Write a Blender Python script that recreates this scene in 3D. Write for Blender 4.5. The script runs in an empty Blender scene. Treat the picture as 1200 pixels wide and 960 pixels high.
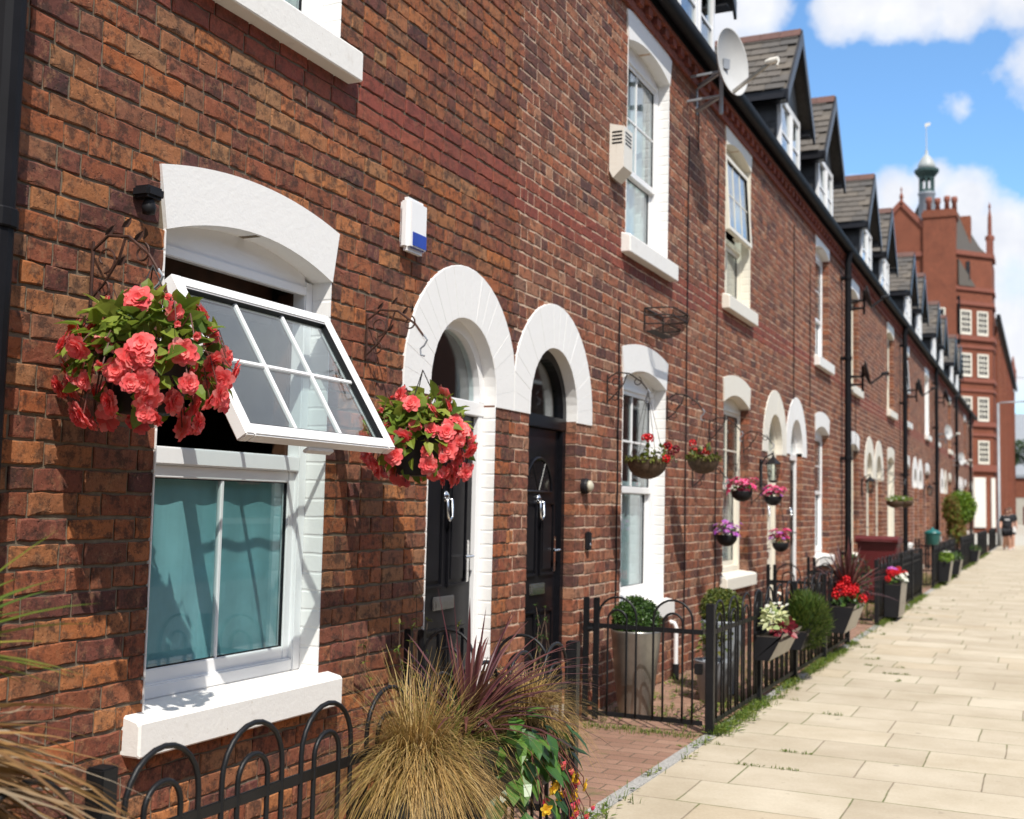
import bpy, bmesh, math, random
from math import sin, cos, pi, radians, sqrt, atan2
from mathutils import Vector, Matrix, Euler, noise
from mathutils.geometry import tessellate_polygon

rnd = random.Random(11)
S = bpy.context.scene
COL = S.collection

# ------------------------------------------------------------------ helpers
class MB:
    """collects shapes that become ONE mesh"""
    def __init__(s): s.v = []; s.f = []; s.m = []; s.k = 0
    def add(s, vs, fs):
        n = len(s.v); s.v += [tuple(p) for p in vs]; s.f += [tuple(n + i for i in f) for f in fs]; s.m += [s.k] * len(fs)
    def box(s, a, b):
        (x0, y0, z0), (x1, y1, z1) = a, b
        s.add([(x0,y0,z0),(x1,y0,z0),(x1,y1,z0),(x0,y1,z0),(x0,y0,z1),(x1,y0,z1),(x1,y1,z1),(x0,y1,z1)],
              [(0,3,2,1),(4,5,6,7),(0,1,5,4),(1,2,6,5),(2,3,7,6),(3,0,4,7)])
    def cbox(s, a, b, c=.006):
        """box with chamfered edges"""
        bm = bmesh.new(); bmesh.ops.create_cube(bm, size=1)
        d = [b[i] - a[i] for i in range(3)]
        for v in bm.verts: v.co = Vector([(a[i] + b[i]) / 2 + v.co[i] * d[i] for i in range(3)])
        bmesh.ops.bevel(bm, geom=bm.edges[:], offset=min(c, min(d) * .45), segments=2, affect='EDGES')
        s.bm(bm)
    def bm(s, bm, mat=None):
        bm.verts.index_update()
        vs = [(mat @ v.co if mat else v.co) for v in bm.verts]
        s.add(vs, [tuple(v.index for v in f.verts) for f in bm.faces]); bm.free()
    def quad(s, *p): s.add(p, [tuple(range(len(p)))])
    def beam(s, p, q, w, h=None, up=(0,0,1)):
        """square bar from p to q"""
        p = Vector(p); q = Vector(q); h = h or w; d = (q - p).normalized(); u = Vector(up)
        if abs(d.dot(u)) > .95: u = Vector((1,0,0))
        r = d.cross(u).normalized(); u = r.cross(d)
        vs = [c + r*a*w/2 + u*b*h/2 for c in (p, q) for a, b in ((-1,-1),(1,-1),(1,1),(-1,1))]
        s.add(vs, [(0,1,2,3),(7,6,5,4),(0,4,5,1),(1,5,6,2),(2,6,7,3),(3,7,4,0)])
    def tube(s, pts, r, n=8, cap=True):
        pts = [Vector(p) for p in pts]; rs = r if isinstance(r, (list, tuple)) else [r] * len(pts)
        t0 = (pts[1] - pts[0]).normalized(); u = Vector((0,0,1)) if abs(t0.z) < .9 else Vector((1,0,0))
        u = (u - t0 * u.dot(t0)).normalized(); vs = []
        for i, p in enumerate(pts):
            t = (pts[min(i+1, len(pts)-1)] - pts[max(i-1, 0)]).normalized()
            u = (u - t * u.dot(t)); u = u.normalized() if u.length > 1e-6 else t.orthogonal().normalized(); w = t.cross(u)
            vs += [p + (u * cos(2*pi*k/n) + w * sin(2*pi*k/n)) * rs[i] for k in range(n)]
        fs = [(i*n + k, i*n + (k+1) % n, (i+1)*n + (k+1) % n, (i+1)*n + k) for i in range(len(pts)-1) for k in range(n)]
        if cap: fs += [tuple(range(n-1, -1, -1)), tuple(range((len(pts)-1)*n, len(pts)*n))]
        s.add(vs, fs)
    def lathe(s, prof, c=(0,0,0), n=24, axis='z'):
        vs = []
        for r, z in prof:
            for k in range(n):
                a = 2*pi*k/n; x, y = r*cos(a), r*sin(a)
                q = (x, y, z) if axis == 'z' else (z, x, y)
                vs.append((c[0]+q[0], c[1]+q[1], c[2]+q[2]))
        m = len(prof)
        fs = [(i*n + k, i*n + (k+1) % n, (i+1)*n + (k+1) % n, (i+1)*n + k) for i in range(m-1) for k in range(n)]
        if prof[0][0] > 1e-5: fs.append(tuple(range(n-1, -1, -1)))
        if prof[-1][0] > 1e-5: fs.append(tuple(range((m-1)*n, m*n)))
        s.add(vs, fs)
    def prism(s, poly, axis, a, b):
        """extrude a 2D outline along an axis: x -> (y,z), y -> (x,z), z -> (x,y)"""
        def P(p, t): return {'x': (t, p[0], p[1]), 'y': (p[0], t, p[1]), 'z': (p[0], p[1], t)}[axis]
        n = len(poly)
        s.add([P(p, a) for p in poly] + [P(p, b) for p in poly],
              [tuple(range(n-1, -1, -1)), tuple(range(n, 2*n))] + [(i, (i+1) % n, n + (i+1) % n, n + i) for i in range(n)])
    def leaf(s, p, d, up, L, w, fold=.25, droop=.15):
        d = Vector(d).normalized(); up = Vector(up); r = d.cross(up)
        r = r.normalized() if r.length > 1e-4 else d.orthogonal().normalized(); n = r.cross(d).normalized(); p = Vector(p)
        a = p + d*L*.35 - n*L*droop*.2; t = p + d*L - n*L*droop; b = p + d*L*.72 - n*L*droop*.55
        s.add([p, a + r*w*.5 + n*w*fold, b + r*w*.36 + n*w*fold*.7, t, b - r*w*.36 + n*w*fold*.7, a - r*w*.5 + n*w*fold, a, b],
              [(0,1,6),(1,2,7,6),(2,3,7),(0,6,5),(6,7,4,5),(7,3,4)])
    def blade(s, pts, w0, w1=0.001, side=None):
        pts = [Vector(p) for p in pts]; n = len(pts); vs = []
        for i, p in enumerate(pts):
            t = (pts[min(i+1, n-1)] - pts[max(i-1, 0)]).normalized()
            r = t.cross(Vector(side) if side else Vector((0,0,1)))
            r = r.normalized() if r.length > 1e-4 else t.orthogonal().normalized()
            w = w0 + (w1 - w0) * (i/(n-1))**1.6
            vs += [p - r*w/2, p + r*w/2]
        s.add(vs, [(2*i, 2*i+1, 2*i+3, 2*i+2) for i in range(n-1)])
    def build(s, name, mat, parent=None, smooth=False, loc=None):
        me = bpy.data.meshes.new(name); me.from_pydata(s.v, [], s.f)
        for m in (mat if isinstance(mat, (list, tuple)) else [mat]): me.materials.append(m)
        if any(s.m): me.polygons.foreach_set('material_index', s.m)
        if smooth: me.polygons.foreach_set('use_smooth', [True]*len(s.f))
        me.update()
        o = bpy.data.objects.new(name, me); COL.objects.link(o)
        if parent: o.parent = parent
        if loc: o.location = loc
        return o

def tag(o, label=None, cat=None, group=None, kind=None):
    for k, v in (('label', label), ('category', cat), ('group', group), ('kind', kind)):
        if v: o[k] = v
    return o
def empty(name, loc, label=None, cat=None, group=None, rz=0):
    o = bpy.data.objects.new(name, None); COL.objects.link(o); o.location = loc; o.rotation_euler.z = rz
    o.empty_display_size = .1
    return tag(o, label, cat, group)
def inst(src, parent, loc=None, rot=None, sc=None, name=None):
    c = src.copy(); COL.objects.link(c); c.parent = parent
    if loc is not None: c.location = loc
    if rot is not None: c.rotation_euler = rot
    if sc is not None: c.scale = (sc,)*3
    return c
def me_obj(name, me, parent, loc, rot=None, sc=1.0):
    o = bpy.data.objects.new(name, me); COL.objects.link(o); o.parent = parent; o.location = loc
    if rot is not None: o.rotation_euler = rot
    o.scale = (sc,)*3
    return o

# ------------------------------------------------------------------ node helpers
class NT:
    def __init__(s, tree): s.t = tree; s.n = tree.nodes; s.l = tree.links
    def new(s, typ, **kw):
        n = s.n.new(typ)
        for k, v in kw.items(): setattr(n, k, v)
        return n
    def put(s, sock, v):
        if isinstance(v, bpy.types.NodeSocket): s.l.new(v, sock)
        elif v is not None:
            if isinstance(v, (tuple, list)) and sock.type == 'RGBA' and len(v) == 3: v = (*v, 1)
            sock.default_value = v
    def math(s, op, a, b=None, c=None, clamp=False):
        n = s.new('ShaderNodeMath', operation=op, use_clamp=clamp)
        for i, v in enumerate((a, b, c)):
            if v is not None: s.put(n.inputs[i], v)
        return n.outputs[0]
    def vmath(s, op, a, b=None, scale=None):
        n = s.new('ShaderNodeVectorMath', operation=op); s.put(n.inputs[0], a)
        if b is not None: s.put(n.inputs[1], b)
        if scale is not None: s.put(n.inputs['Scale'], scale)
        return n.outputs['Value'] if op in ('LENGTH', 'DISTANCE', 'DOT_PRODUCT') else n.outputs[0]
    def noise(s, vec, scale, detail=4, rough=.55, dist=0, out='Fac', w=None):
        n = s.new('ShaderNodeTexNoise')
        if w is not None: n.noise_dimensions = '4D'; s.put(n.inputs['W'], w)
        s.put(n.inputs['Vector'], vec); n.inputs['Scale'].default_value = scale; n.inputs['Detail'].default_value = detail
        n.inputs['Roughness'].default_value = rough; n.inputs['Distortion'].default_value = dist
        return n.outputs[out]
    def ramp(s, fac, stops, interp='LINEAR'):
        n = s.new('ShaderNodeValToRGB'); s.put(n.inputs[0], fac); r = n.color_ramp; r.interpolation = interp
        while len(r.elements) < len(stops): r.elements.new(.5)
        for e, (p, c) in zip(r.elements, stops):
            e.position = p; e.color = (*c, 1) if isinstance(c, (tuple, list)) else (c, c, c, 1)
        return n.outputs[0]
    def mix(s, f, a, b, blend='MIX'):
        n = s.new('ShaderNodeMix', data_type='RGBA', blend_type=blend)
        s.put(n.inputs[0], f); s.put(n.inputs[6], a); s.put(n.inputs[7], b); return n.outputs[2]
    def sep(s, v):
        n = s.new('ShaderNodeSeparateXYZ'); s.put(n.inputs[0], v); return n.outputs
    def comb(s, x=0., y=0., z=0.):
        n = s.new('ShaderNodeCombineXYZ')
        for i, v in enumerate((x, y, z)): s.put(n.inputs[i], v)
        return n.outputs[0]
    def white(s, vec, out='Value', dim='3D'):
        n = s.new('ShaderNodeTexWhiteNoise', noise_dimensions=dim); s.put(n.inputs['Vector'], vec); return n.outputs[out]
    def bump(s, h, strength=.4, dist=.005, normal=None):
        n = s.new('ShaderNodeBump'); n.inputs['Strength'].default_value = strength; n.inputs['Distance'].default_value = dist
        s.put(n.inputs['Height'], h)
        if normal is not None: s.put(n.inputs['Normal'], normal)
        return n.outputs[0]
def material(name):
    m = bpy.data.materials.new(name); m.use_nodes = True
    t = NT(m.node_tree); b = next(n for n in t.n if n.type == 'BSDF_PRINCIPLED')
    return m, t, b
def coords(t, which='Object'): return t.new('ShaderNodeTexCoord').outputs[which]
def plain(name, col, rough=.6, metal=0., var=.12, scale=6., bump=0., bscale=60., spec=.5, coat=0.):
    """one colour with slight unevenness"""
    m, t, b = material(name); c = coords(t)
    f = t.noise(c, scale, 5, .6)
    lo = tuple(x * (1 - var) for x in col); hi = tuple(min(1, x * (1 + var)) for x in col)
    t.put(b.inputs['Base Color'], t.ramp(f, [(.3, lo), (.7, hi)]))
    b.inputs['Roughness'].default_value = rough; b.inputs['Metallic'].default_value = metal
    b.inputs['Specular IOR Level'].default_value = spec
    if coat: b.inputs['Coat Weight'].default_value = coat
    if bump: t.put(b.inputs['Normal'], t.bump(t.noise(c, bscale, 3), bump, .003))
    return m
def leafy(name, cols, rough=.45, trans=.35, spec=.4):
    """leaf or petal: colour differs from leaf to leaf, light passes through"""
    m, t, b = material(name); g = t.new('ShaderNodeNewGeometry').outputs['Random Per Island']
    oi = t.new('ShaderNodeObjectInfo').outputs['Random']
    f = t.math('FRACT', t.math('ADD', g, oi))
    n = len(cols); col = t.ramp(f, [((i + .5)/n, c) for i, c in enumerate(cols)])
    t.put(b.inputs['Base Color'], col); b.inputs['Roughness'].default_value = rough
    b.inputs['Specular IOR Level'].default_value = spec
    tr = t.new('ShaderNodeBsdfTranslucent'); t.put(tr.inputs[0], col)
    mx = t.new('ShaderNodeMixShader'); mx.inputs[0].default_value = trans
    t.l.new(b.outputs[0], mx.inputs[1]); t.l.new(tr.outputs[0], mx.inputs[2])
    t.l.new(mx.outputs[0], t.n['Material Output'].inputs[0])
    return m

# ------------------------------------------------------------------ materials
def brick_mat(name, cols, dark=.35, pale=.3):
    m, t, b = material(name); c = coords(t)
    g = t.new('ShaderNodeNewGeometry').outputs['Random Per Island']
    base = t.ramp(g, [((i + .5)/len(cols), k) for i, k in enumerate(cols)])
    off = t.vmath('ADD', c, t.comb(t.math('MULTIPLY', g, 37.), t.math('MULTIPLY', g, 91.), t.math('MULTIPLY', g, 53.)))
    warm = t.ramp(t.noise(t.vmath('ADD', off, (3,9,4)), 9, 4, .6), [(.40, 0.), (.62, 1.)])
    base = t.mix(t.math('MULTIPLY', warm, .28), base, t.ramp(t.math('FRACT', t.math('MULTIPLY', g, 7.3)), [((i + .5)/len(cols), k) for i, k in enumerate(cols)]))
    soot = t.ramp(t.noise(off, 19, 7, .75), [(.48, 0.), (.58, 1.)])
    col = t.mix(t.math('MULTIPLY', soot, dark), base, (.045, .028, .022))
    scuff = t.ramp(t.noise(t.vmath('ADD', off, (7,3,1)), 20, 8, .78), [(.53, 0.), (.64, 1.)])
    col = t.mix(t.math('MULTIPLY', scuff, pale), col, (.40, .21, .11))
    grain = t.noise(off, 120, 3, .6)
    col = t.mix(.38, col, t.ramp(grain, [(.3, (.25,.22,.2)), (.7, (1,.96,.92))]), 'MULTIPLY')
    wide = t.noise(c, .9, 3)
    col = t.mix(.5, col, t.ramp(wide, [(.35, (.7,.68,.68)), (.65, (1,1,1))]), 'MULTIPLY')
    t.put(b.inputs['Base Color'], col); b.inputs['Roughness'].default_value = .82
    b.inputs['Specular IOR Level'].default_value = .3
    pits = t.ramp(t.noise(off, 55, 2, .5), [(.26, 0.), (.36, 1.)])
    h = t.math('ADD', t.math('MULTIPLY', t.noise(off, 34, 6, .68), 1.1), t.math('MULTIPLY', pits, .6))
    t.put(b.inputs['Normal'], t.bump(h, .65, .006))
    return m
M = {}
M['brick_old'] = brick_mat('old_orange_brick', [(.40,.125,.045),(.105,.042,.038),(.48,.17,.055),(.24,.075,.045),(.13,.050,.045),(.44,.14,.05),(.085,.036,.036),(.30,.09,.045),(.40,.17,.07),(.17,.060,.050),(.42,.15,.062),(.52,.21,.075),(.12,.048,.044),(.36,.11,.05),(.38,.20,.095),(.20,.068,.052),(.30,.095,.048)], .72, .55)
M['brick_red'] = brick_mat('brown_red_brick', [(.36,.122,.064),(.155,.066,.052),(.42,.15,.072),(.095,.046,.044),(.30,.10,.060),(.45,.19,.10),(.185,.080,.062),(.38,.13,.062),(.115,.052,.048),(.47,.25,.15),(.25,.09,.06)], .65, .5)
M['brick_band'] = brick_mat('smooth_red_brick', [(.32,.080,.054),(.24,.062,.048),(.36,.10,.058),(.20,.056,.046),(.31,.09,.055)], .45, .2)
M['brick_far'] = brick_mat('orange_gothic_brick', [(.32,.094,.050),(.26,.078,.044),(.35,.115,.06)], .7, .4)
def mortar(name, col):
    m, t, b = material(name); c = coords(t)
    f = t.noise(c, 22, 6, .7); t.put(b.inputs['Base Color'], t.ramp(f, [(.3, tuple(x*.6 for x in col)), (.7, col)]))
    b.inputs['Roughness'].default_value = .95; b.inputs['Specular IOR Level'].default_value = .2
    t.put(b.inputs['Normal'], t.bump(t.noise(c, 180, 3), .5, .004)); return m
M['mortar_grey'] = mortar('grey_mortar', (.22,.175,.125))
M['mortar_pink'] = mortar('buff_mortar', (.68,.50,.37))
def paint(name, col, dirt=(.35,.28,.2), amt=.25, courses=False):
    m, t, b = material(name); c = coords(t)
    f = t.ramp(t.noise(c, 9, 8, .75), [(.58, 0.), (.78, 1.)])
    k = t.mix(t.math('MULTIPLY', f, amt), col, dirt)
    st_ = t.ramp(t.noise(t.vmath('MULTIPLY', c, (30, 30, 1.6)), 1., 5, .7), [(.60, 0.), (.76, 1.)])
    k = t.mix(t.math('MULTIPLY', st_, amt*.4), k, dirt)
    specks = t.ramp(t.noise(c, 60, 2, .5), [(.72, 0.), (.77, 1.)])
    k = t.mix(t.math('MULTIPLY', specks, amt*1.2), k, dirt)
    t.put(b.inputs['Base Color'], k); b.inputs['Roughness'].default_value = .5
    h = t.math('ADD', t.noise(c, 45, 4, .6), t.math('MULTIPLY', t.noise(c, 9, 5, .6), .7))
    if courses:
        z = t.sep(c)[2]; d = t.math('ABSOLUTE', t.math('SUBTRACT', t.math('FRACT', t.math('DIVIDE', t.math('ADD', z, t.math('MULTIPLY', t.noise(c, 9, 2), .012)), .0825)), .5))
        line = t.ramp(d, [(.40, 1.), (.47, 0.)])
        h = t.math('ADD', t.math('MULTIPLY', h, .35), t.math('MULTIPLY', line, 1.2))
    t.put(b.inputs['Normal'], t.bump(h, .4, .006 if courses else .004)); return m
M['white_paint'] = paint('white_masonry_paint', (.80,.79,.77), amt=.12)
M['cream_paint'] = paint('cream_masonry_paint', (.74,.70,.61), amt=.15)
M['white_bricks'] = paint('white_painted_brick', (.79,.78,.76), amt=.12, courses=True)
M['cream_bricks'] = paint('cream_painted_brick', (.74,.70,.60), amt=.15, courses=True)
M['sill_white'] = paint('worn_white_sill_paint', (.79,.77,.73), (.34,.27,.18), .3)
M['pvc'] = plain('white_window_plastic', (.80,.80,.80), .3, var=.02)
M['cream_wood'] = plain('cream_gloss_wood', (.72,.68,.58), .35, var=.04)
M['black_gloss'] = plain('black_door_gloss', (.007,.007,.009), .28, var=.3, spec=.2)
M['black_iron'] = plain('black_railing_paint', (.008,.0085,.010), .45, spec=.3, var=.35, bump=.25, bscale=90)
M['black_plastic'] = plain('black_plastic', (.010,.010,.012), .55, var=.25, spec=.25)
M['gutter'] = plain('black_gutter_plastic', (.007,.007,.009), .6, var=.3, spec=.16)
M['chrome'] = plain('chrome', (.7,.7,.7), .18, 1., var=.1)
M['rust_iron'] = plain('rusty_wrought_iron', (.06,.025,.016), .65, .3, var=.6, scale=40)
M['dark_iron'] = plain('dark_wire', (.025,.02,.018), .6, .3, var=.4, scale=30)
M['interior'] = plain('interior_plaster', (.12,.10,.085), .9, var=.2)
M['dark_wood'] = plain('brown_interior_wood', (.06,.025,.012), .5, var=.4, scale=12)
M['slate_board'] = plain('black_slate_cladding', (.028,.03,.034), .5, var=.5, scale=8, bump=.4, bscale=25)
M['barge'] = plain('black_bargeboard_paint', (.012,.012,.015), .35, var=.3)
M['curtain_white'] = plain('white_net_curtain', (.62,.68,.68), .9, var=.15, scale=10)
M['curtain_teal'] = plain('teal_blind_cloth', (.33,.60,.64), .8, var=.25, scale=2.2)
M['galv'] = plain('galvanised_planter_metal', (.30,.285,.26), .34, .75, var=.25, scale=5)
M['soil'] = plain('dark_compost', (.03,.02,.013), .95, var=.5, scale=60)
M['wicker'] = plain('woven_wicker', (.075,.045,.025), .8, var=.55, scale=70, bump=.9, bscale=120)
M['lead'] = plain('grey_lead', (.25,.27,.30), .5, var=.15)
M['dish_grey'] = plain('pale_grey_dish_paint', (.48,.48,.47), .45, var=.05)
M['dish_black'] = plain('black_dish_paint', (.02,.02,.022), .5, var=.2)
M['blue_lens'] = plain('blue_alarm_lens', (.012,.03,.30), .2, var=.1)
M['alarm_white'] = plain('white_alarm_plastic', (.80,.80,.80), .35, var=.02)
M['vent'] = paint('dirty_cream_vent_plastic', (.72,.69,.62), (.3,.24,.17), .5)
M['granite'] = plain('grey_granite', (.33,.32,.30), .8, var=.45, scale=90, bump=.5, bscale=150)
M['maroon'] = plain('maroon_bin_plastic', (.10,.014,.016), .4, var=.15)
M['teal_plastic'] = plain('teal_plastic', (.01,.12,.115), .35, var=.2)
M['terracotta'] = plain('orange_terracotta', (.5,.17,.08), .7, var=.15)
M['copper'] = plain('green_copper', (.035,.075,.07), .55, var=.3)
M['verd'] = plain('pale_verdigris', (.36,.38,.37), .5, var=.15)
M['sandstone'] = plain('red_sandstone', (.21,.068,.044), .85, var=.15)  # darker than the brick: shadow on the string courses is in the colour
M['lamp_steel'] = plain('grey_lamp_steel', (.27,.28,.29), .45, .3, var=.1)
M['skin'] = plain('skin', (.50,.28,.20), .55, var=.06)
M['hair'] = plain('reddish_brown_hair', (.10,.035,.02), .6, var=.2)
M['cloth_black'] = plain('black_cotton', (.012,.013,.017), .85, var=.3)
M['cloth_white'] = plain('white_cotton', (.75,.75,.75), .85, var=.05)
M['bell'] = plain('cream_bell_cover', (.45,.42,.33), .4, var=.1)
M['mirror_black'] = plain('dark_glass', (.01,.01,.012), .08, var=.1)

m, t, b = material('window_glass')           # clear pane: reflects at a slant, light passes
fr = t.new('ShaderNodeFresnel'); bf = t.new('ShaderNodeNewGeometry').outputs['Backfacing']
t.put(fr.inputs[0], t.math('SUBTRACT', 1.5, t.math('MULTIPLY', bf, 1.5 - 1/1.5)))
tr = t.new('ShaderNodeBsdfTransparent'); tr.inputs[0].default_value = (.86,.92,.92,1)
gl = t.new('ShaderNodeBsdfGlossy'); gl.inputs['Roughness'].default_value = .015; gl.inputs[0].default_value = (.95,.97,1,1)
mx = t.new('ShaderNodeMixShader'); t.l.new(t.math('ADD', t.math('MULTIPLY', fr.outputs[0], 1.5), .0, clamp=True), mx.inputs[0])
t.l.new(tr.outputs[0], mx.inputs[1]); t.l.new(gl.outputs[0], mx.inputs[2]); t.l.new(mx.outputs[0], t.n['Material Output'].inputs[0])
t.n.remove(b); M['glass'] = m

def slabs_mat():
    m, t, b = material('sandstone_paving'); c = coords(t); x, y, z = t.sep(c)
    wob = t.math('MULTIPLY', t.math('SUBTRACT', t.noise(c, 2.2, 3), .5), .02)
    yy = t.math('DIVIDE', t.math('ADD', t.math('ADD', y, wob), .055), .4925)
    row = t.math('FLOOR', yy); fy = t.math('FRACT', yy)
    rr = t.white(t.comb(row, 3.7, 0.))
    wid = t.math('ADD', .56, t.math('MULTIPLY', t.white(t.comb(row, 9.1, 2.)), .26))
    xx = t.math('ADD', t.math('DIVIDE', t.math('ADD', x, wob), wid), t.math('MULTIPLY', rr, 5.))
    cx = t.math('FLOOR', xx); fx = t.math('FRACT', xx)
    def edge(f, w): return t.math('MULTIPLY', t.math('SUBTRACT', .5, t.math('ABSOLUTE', t.math('SUBTRACT', f, .5))), w)
    d = t.math('MINIMUM', edge(fx, wid), edge(fy, .4925))
    d = t.math('ADD', d, t.math('MULTIPLY', t.math('SUBTRACT', t.noise(c, 45, 3, .6), .5), .007))
    joint = t.ramp(d, [(.0018, 1.), (.0055, 0.)])
    rc = t.white(t.comb(cx, row, 1.))
    base = t.ramp(rc, [(0., (.47,.405,.31)), (.25, (.54,.475,.37)), (.5, (.50,.435,.335)), (.8, (.575,.51,.40)), (1., (.52,.44,.325))])
    stain = t.ramp(t.noise(c, 1.3, 6, .65), [(.33, (.76,.73,.68)), (.62, (1,1,1))])
    base = t.mix(.85, base, stain, 'MULTIPLY')
    base = t.mix(.3, base, t.ramp(t.noise(c, 60, 4, .7), [(.3, (.6,.57,.5)), (.7, (1,1,1))]), 'MULTIPLY')
    spots = t.ramp(t.noise(c, 16, 4, .6), [(.66, 0.), (.72, 1.)])
    base = t.mix(t.math('MULTIPLY', spots, .35), base, (.20,.165,.12))
    gum = t.new('ShaderNodeTexVoronoi'); t.put(gum.inputs['Vector'], c); gum.inputs['Scale'].default_value = 3.1
    dots = t.math('MULTIPLY', t.ramp(gum.outputs['Distance'], [(.045, 1.), (.075, 0.)]), t.math('GREATER_THAN', t.sep(gum.outputs['Color'])[0], .55))
    base = t.mix(t.math('MULTIPLY', dots, .5), base, (.17,.15,.125))
    moss = t.ramp(t.noise(c, 1.7, 4, .6), [(.44, 0.), (.56, 1.)])
    jc = t.mix(moss, (.21,.17,.12), (.085,.12,.022))
    t.put(b.inputs['Base Color'], t.mix(joint, base, jc)); b.inputs['Roughness'].default_value = .85
    b.inputs['Specular IOR Level'].default_value = .25
    h = t.math('ADD', t.math('MULTIPLY', t.math('SUBTRACT', 1., joint), 1.), t.math('MULTIPLY', t.noise(c, 60, 5, .7), .25))
    h = t.math('ADD', h, t.math('MULTIPLY', rc, .35))
    t.put(b.inputs['Normal'], t.bump(h, .5, .006)); return m
M['slabs'] = slabs_mat()
def pavers_mat():
    m, t, b = material('red_block_paving'); c = coords(t); x, y, z = t.sep(c)
    br = t.new('ShaderNodeTexBrick'); br.inputs['Scale'].default_value = 1.; br.inputs['Brick Width'].default_value = .235
    br.inputs['Row Height'].default_value = .118; br.inputs['Mortar Size'].default_value = .005; br.inputs['Mortar Smooth'].default_value = .4
    t.put(br.inputs['Vector'], t.vmath('ADD', c, t.vmath('SCALE', t.noise(c, 8, 2, out='Color'), scale=.012)))
    br.inputs['Color1'].default_value = (.28,.155,.105,1); br.inputs['Color2'].default_value = (.36,.215,.15,1); br.inputs['Mortar'].default_value = (.12,.09,.06,1)
    col = t.mix(.35, br.outputs[0], t.ramp(t.noise(c, 70, 4, .7), [(.3,(.5,.46,.44)),(.7,(1,1,1))]), 'MULTIPLY')
    col = t.mix(.6, col, t.ramp(t.noise(c, 2.5, 4), [(.35,(.65,.62,.6)),(.65,(1,1,1))]), 'MULTIPLY')
    moss = t.math('MULTIPLY', t.ramp(t.noise(c, 3.5, 6, .7), [(.56, 0.), (.68, 1.)]), .55)
    col = t.mix(moss, col, (.10,.11,.03))
    t.put(b.inputs['Base Color'], col); b.inputs['Roughness'].default_value = .9
    t.put(b.inputs['Normal'], t.bump(t.math('SUBTRACT', t.noise(c, 60, 4), br.outputs[1]), .5, .006)); return m
M['pavers'] = pavers_mat()
M['asphalt'] = plain('asphalt', (.06,.06,.06), .9, var=.3, scale=40, bump=.5, bscale=200)
M['concrete'] = plain('pale_concrete', (.42,.39,.33), .9, var=.15, scale=2)
def slate_mat(name, cols):
    m, t, b = material(name); c = coords(t)
    g = t.new('ShaderNodeNewGeometry').outputs['Random Per Island']
    col = t.ramp(g, [((i + .5)/len(cols), k) for i, k in enumerate(cols)])
    col = t.mix(.6, col, t.ramp(t.noise(c, 14, 6, .7), [(.3,(.45,.43,.4)),(.7,(1,1,1))]), 'MULTIPLY')
    t.put(b.inputs['Base Color'], col); b.inputs['Roughness'].default_value = .7
    t.put(b.inputs['Normal'], t.bump(t.noise(c, 30, 4), .5, .006)); return m
M['slate'] = slate_mat('weathered_slate', [(.125,.108,.092),(.092,.083,.075),(.15,.126,.10),(.08,.074,.07),(.115,.10,.085)])
M['ridge'] = slate_mat('red_ridge_tile', [(.15,.065,.048),(.12,.055,.042)])
# foliage
M['begonia_leaf'] = leafy('begonia_leaf', [(.16,.24,.03),(.26,.32,.04),(.10,.17,.024),(.34,.37,.065),(.06,.12,.02),(.21,.28,.036)], .55, .4, .3)
M['coral'] = leafy('coral_petal', [(.90,.15,.15),(.92,.22,.21),(.86,.10,.12),(.93,.36,.33),(.90,.17,.17)], .5, .42, .25)
M['red_petal'] = leafy('red_petal', [(.62,.006,.012),(.75,.012,.015),(.50,.004,.02)], .5, .25)
M['dark_petal'] = leafy('dark_red_petal', [(.14,.006,.02),(.10,.004,.016),(.22,.008,.02)], .5, .2)
M['pink_petal'] = leafy('pink_petal', [(.80,.06,.22),(.70,.03,.15),(.85,.30,.45),(.75,.05,.25)], .5, .3)
M['violet_petal'] = leafy('violet_petal', [(.36,.08,.52),(.55,.10,.50),(.66,.40,.72),(.45,.06,.30)], .5, .3)
M['white_petal'] = leafy('white_petal', [(.80,.80,.74),(.76,.76,.66)], .5, .3)
M['yellow_petal'] = leafy('yellow_petal', [(.85,.50,.02),(.88,.60,.06)], .5, .3)
M['salmon_bud'] = leafy('salmon_bud', [(.75,.12,.14),(.80,.28,.16),(.65,.05,.12)], .5, .25)
M['straw'] = leafy('straw_grass', [(.37,.225,.075),(.50,.33,.12),(.22,.125,.04),(.58,.42,.19),(.15,.105,.03),(.40,.24,.085),(.29,.22,.06)], .55, .25, .3)
M['grass'] = leafy('green_grass', [(.10,.17,.02),(.16,.22,.03),(.22,.25,.05),(.06,.12,.018)], .6, .35)
M['purple_leaf'] = leafy('purple_sword_leaf', [(.10,.032,.036),(.065,.02,.026),(.15,.055,.045),(.085,.03,.028)], .35, .2)
M['palm_leaf'] = leafy('green_palm_leaf', [(.10,.15,.02),(.19,.22,.03),(.25,.22,.04),(.07,.12,.02)], .4, .25)
M['dead_leaf'] = leafy('dead_palm_leaf', [(.34,.19,.07),(.44,.28,.115),(.20,.105,.04),(.38,.31,.22),(.27,.15,.055)], .6, .25)
M['box_leaf'] = leafy('box_leaf', [(.025,.06,.012),(.045,.10,.018),(.07,.13,.022),(.035,.08,.015)], .4, .25)
M['gold_box_leaf'] = leafy('yellowish_box_leaf', [(.07,.10,.016),(.12,.15,.022),(.17,.16,.03),(.05,.08,.015)], .45, .25)
M['heath_leaf'] = leafy('heather_needle', [(.05,.095,.014),(.08,.13,.02),(.12,.15,.025),(.035,.07,.012)], .5, .3)
M['cream_leaf'] = leafy('variegated_leaf', [(.58,.58,.30),(.30,.40,.10),(.66,.66,.44),(.22,.33,.08)], .5, .3)
M['wine_leaf'] = leafy('wine_red_leaf', [(.20,.02,.035),(.14,.014,.03),(.27,.04,.05)], .4, .2)
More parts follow.
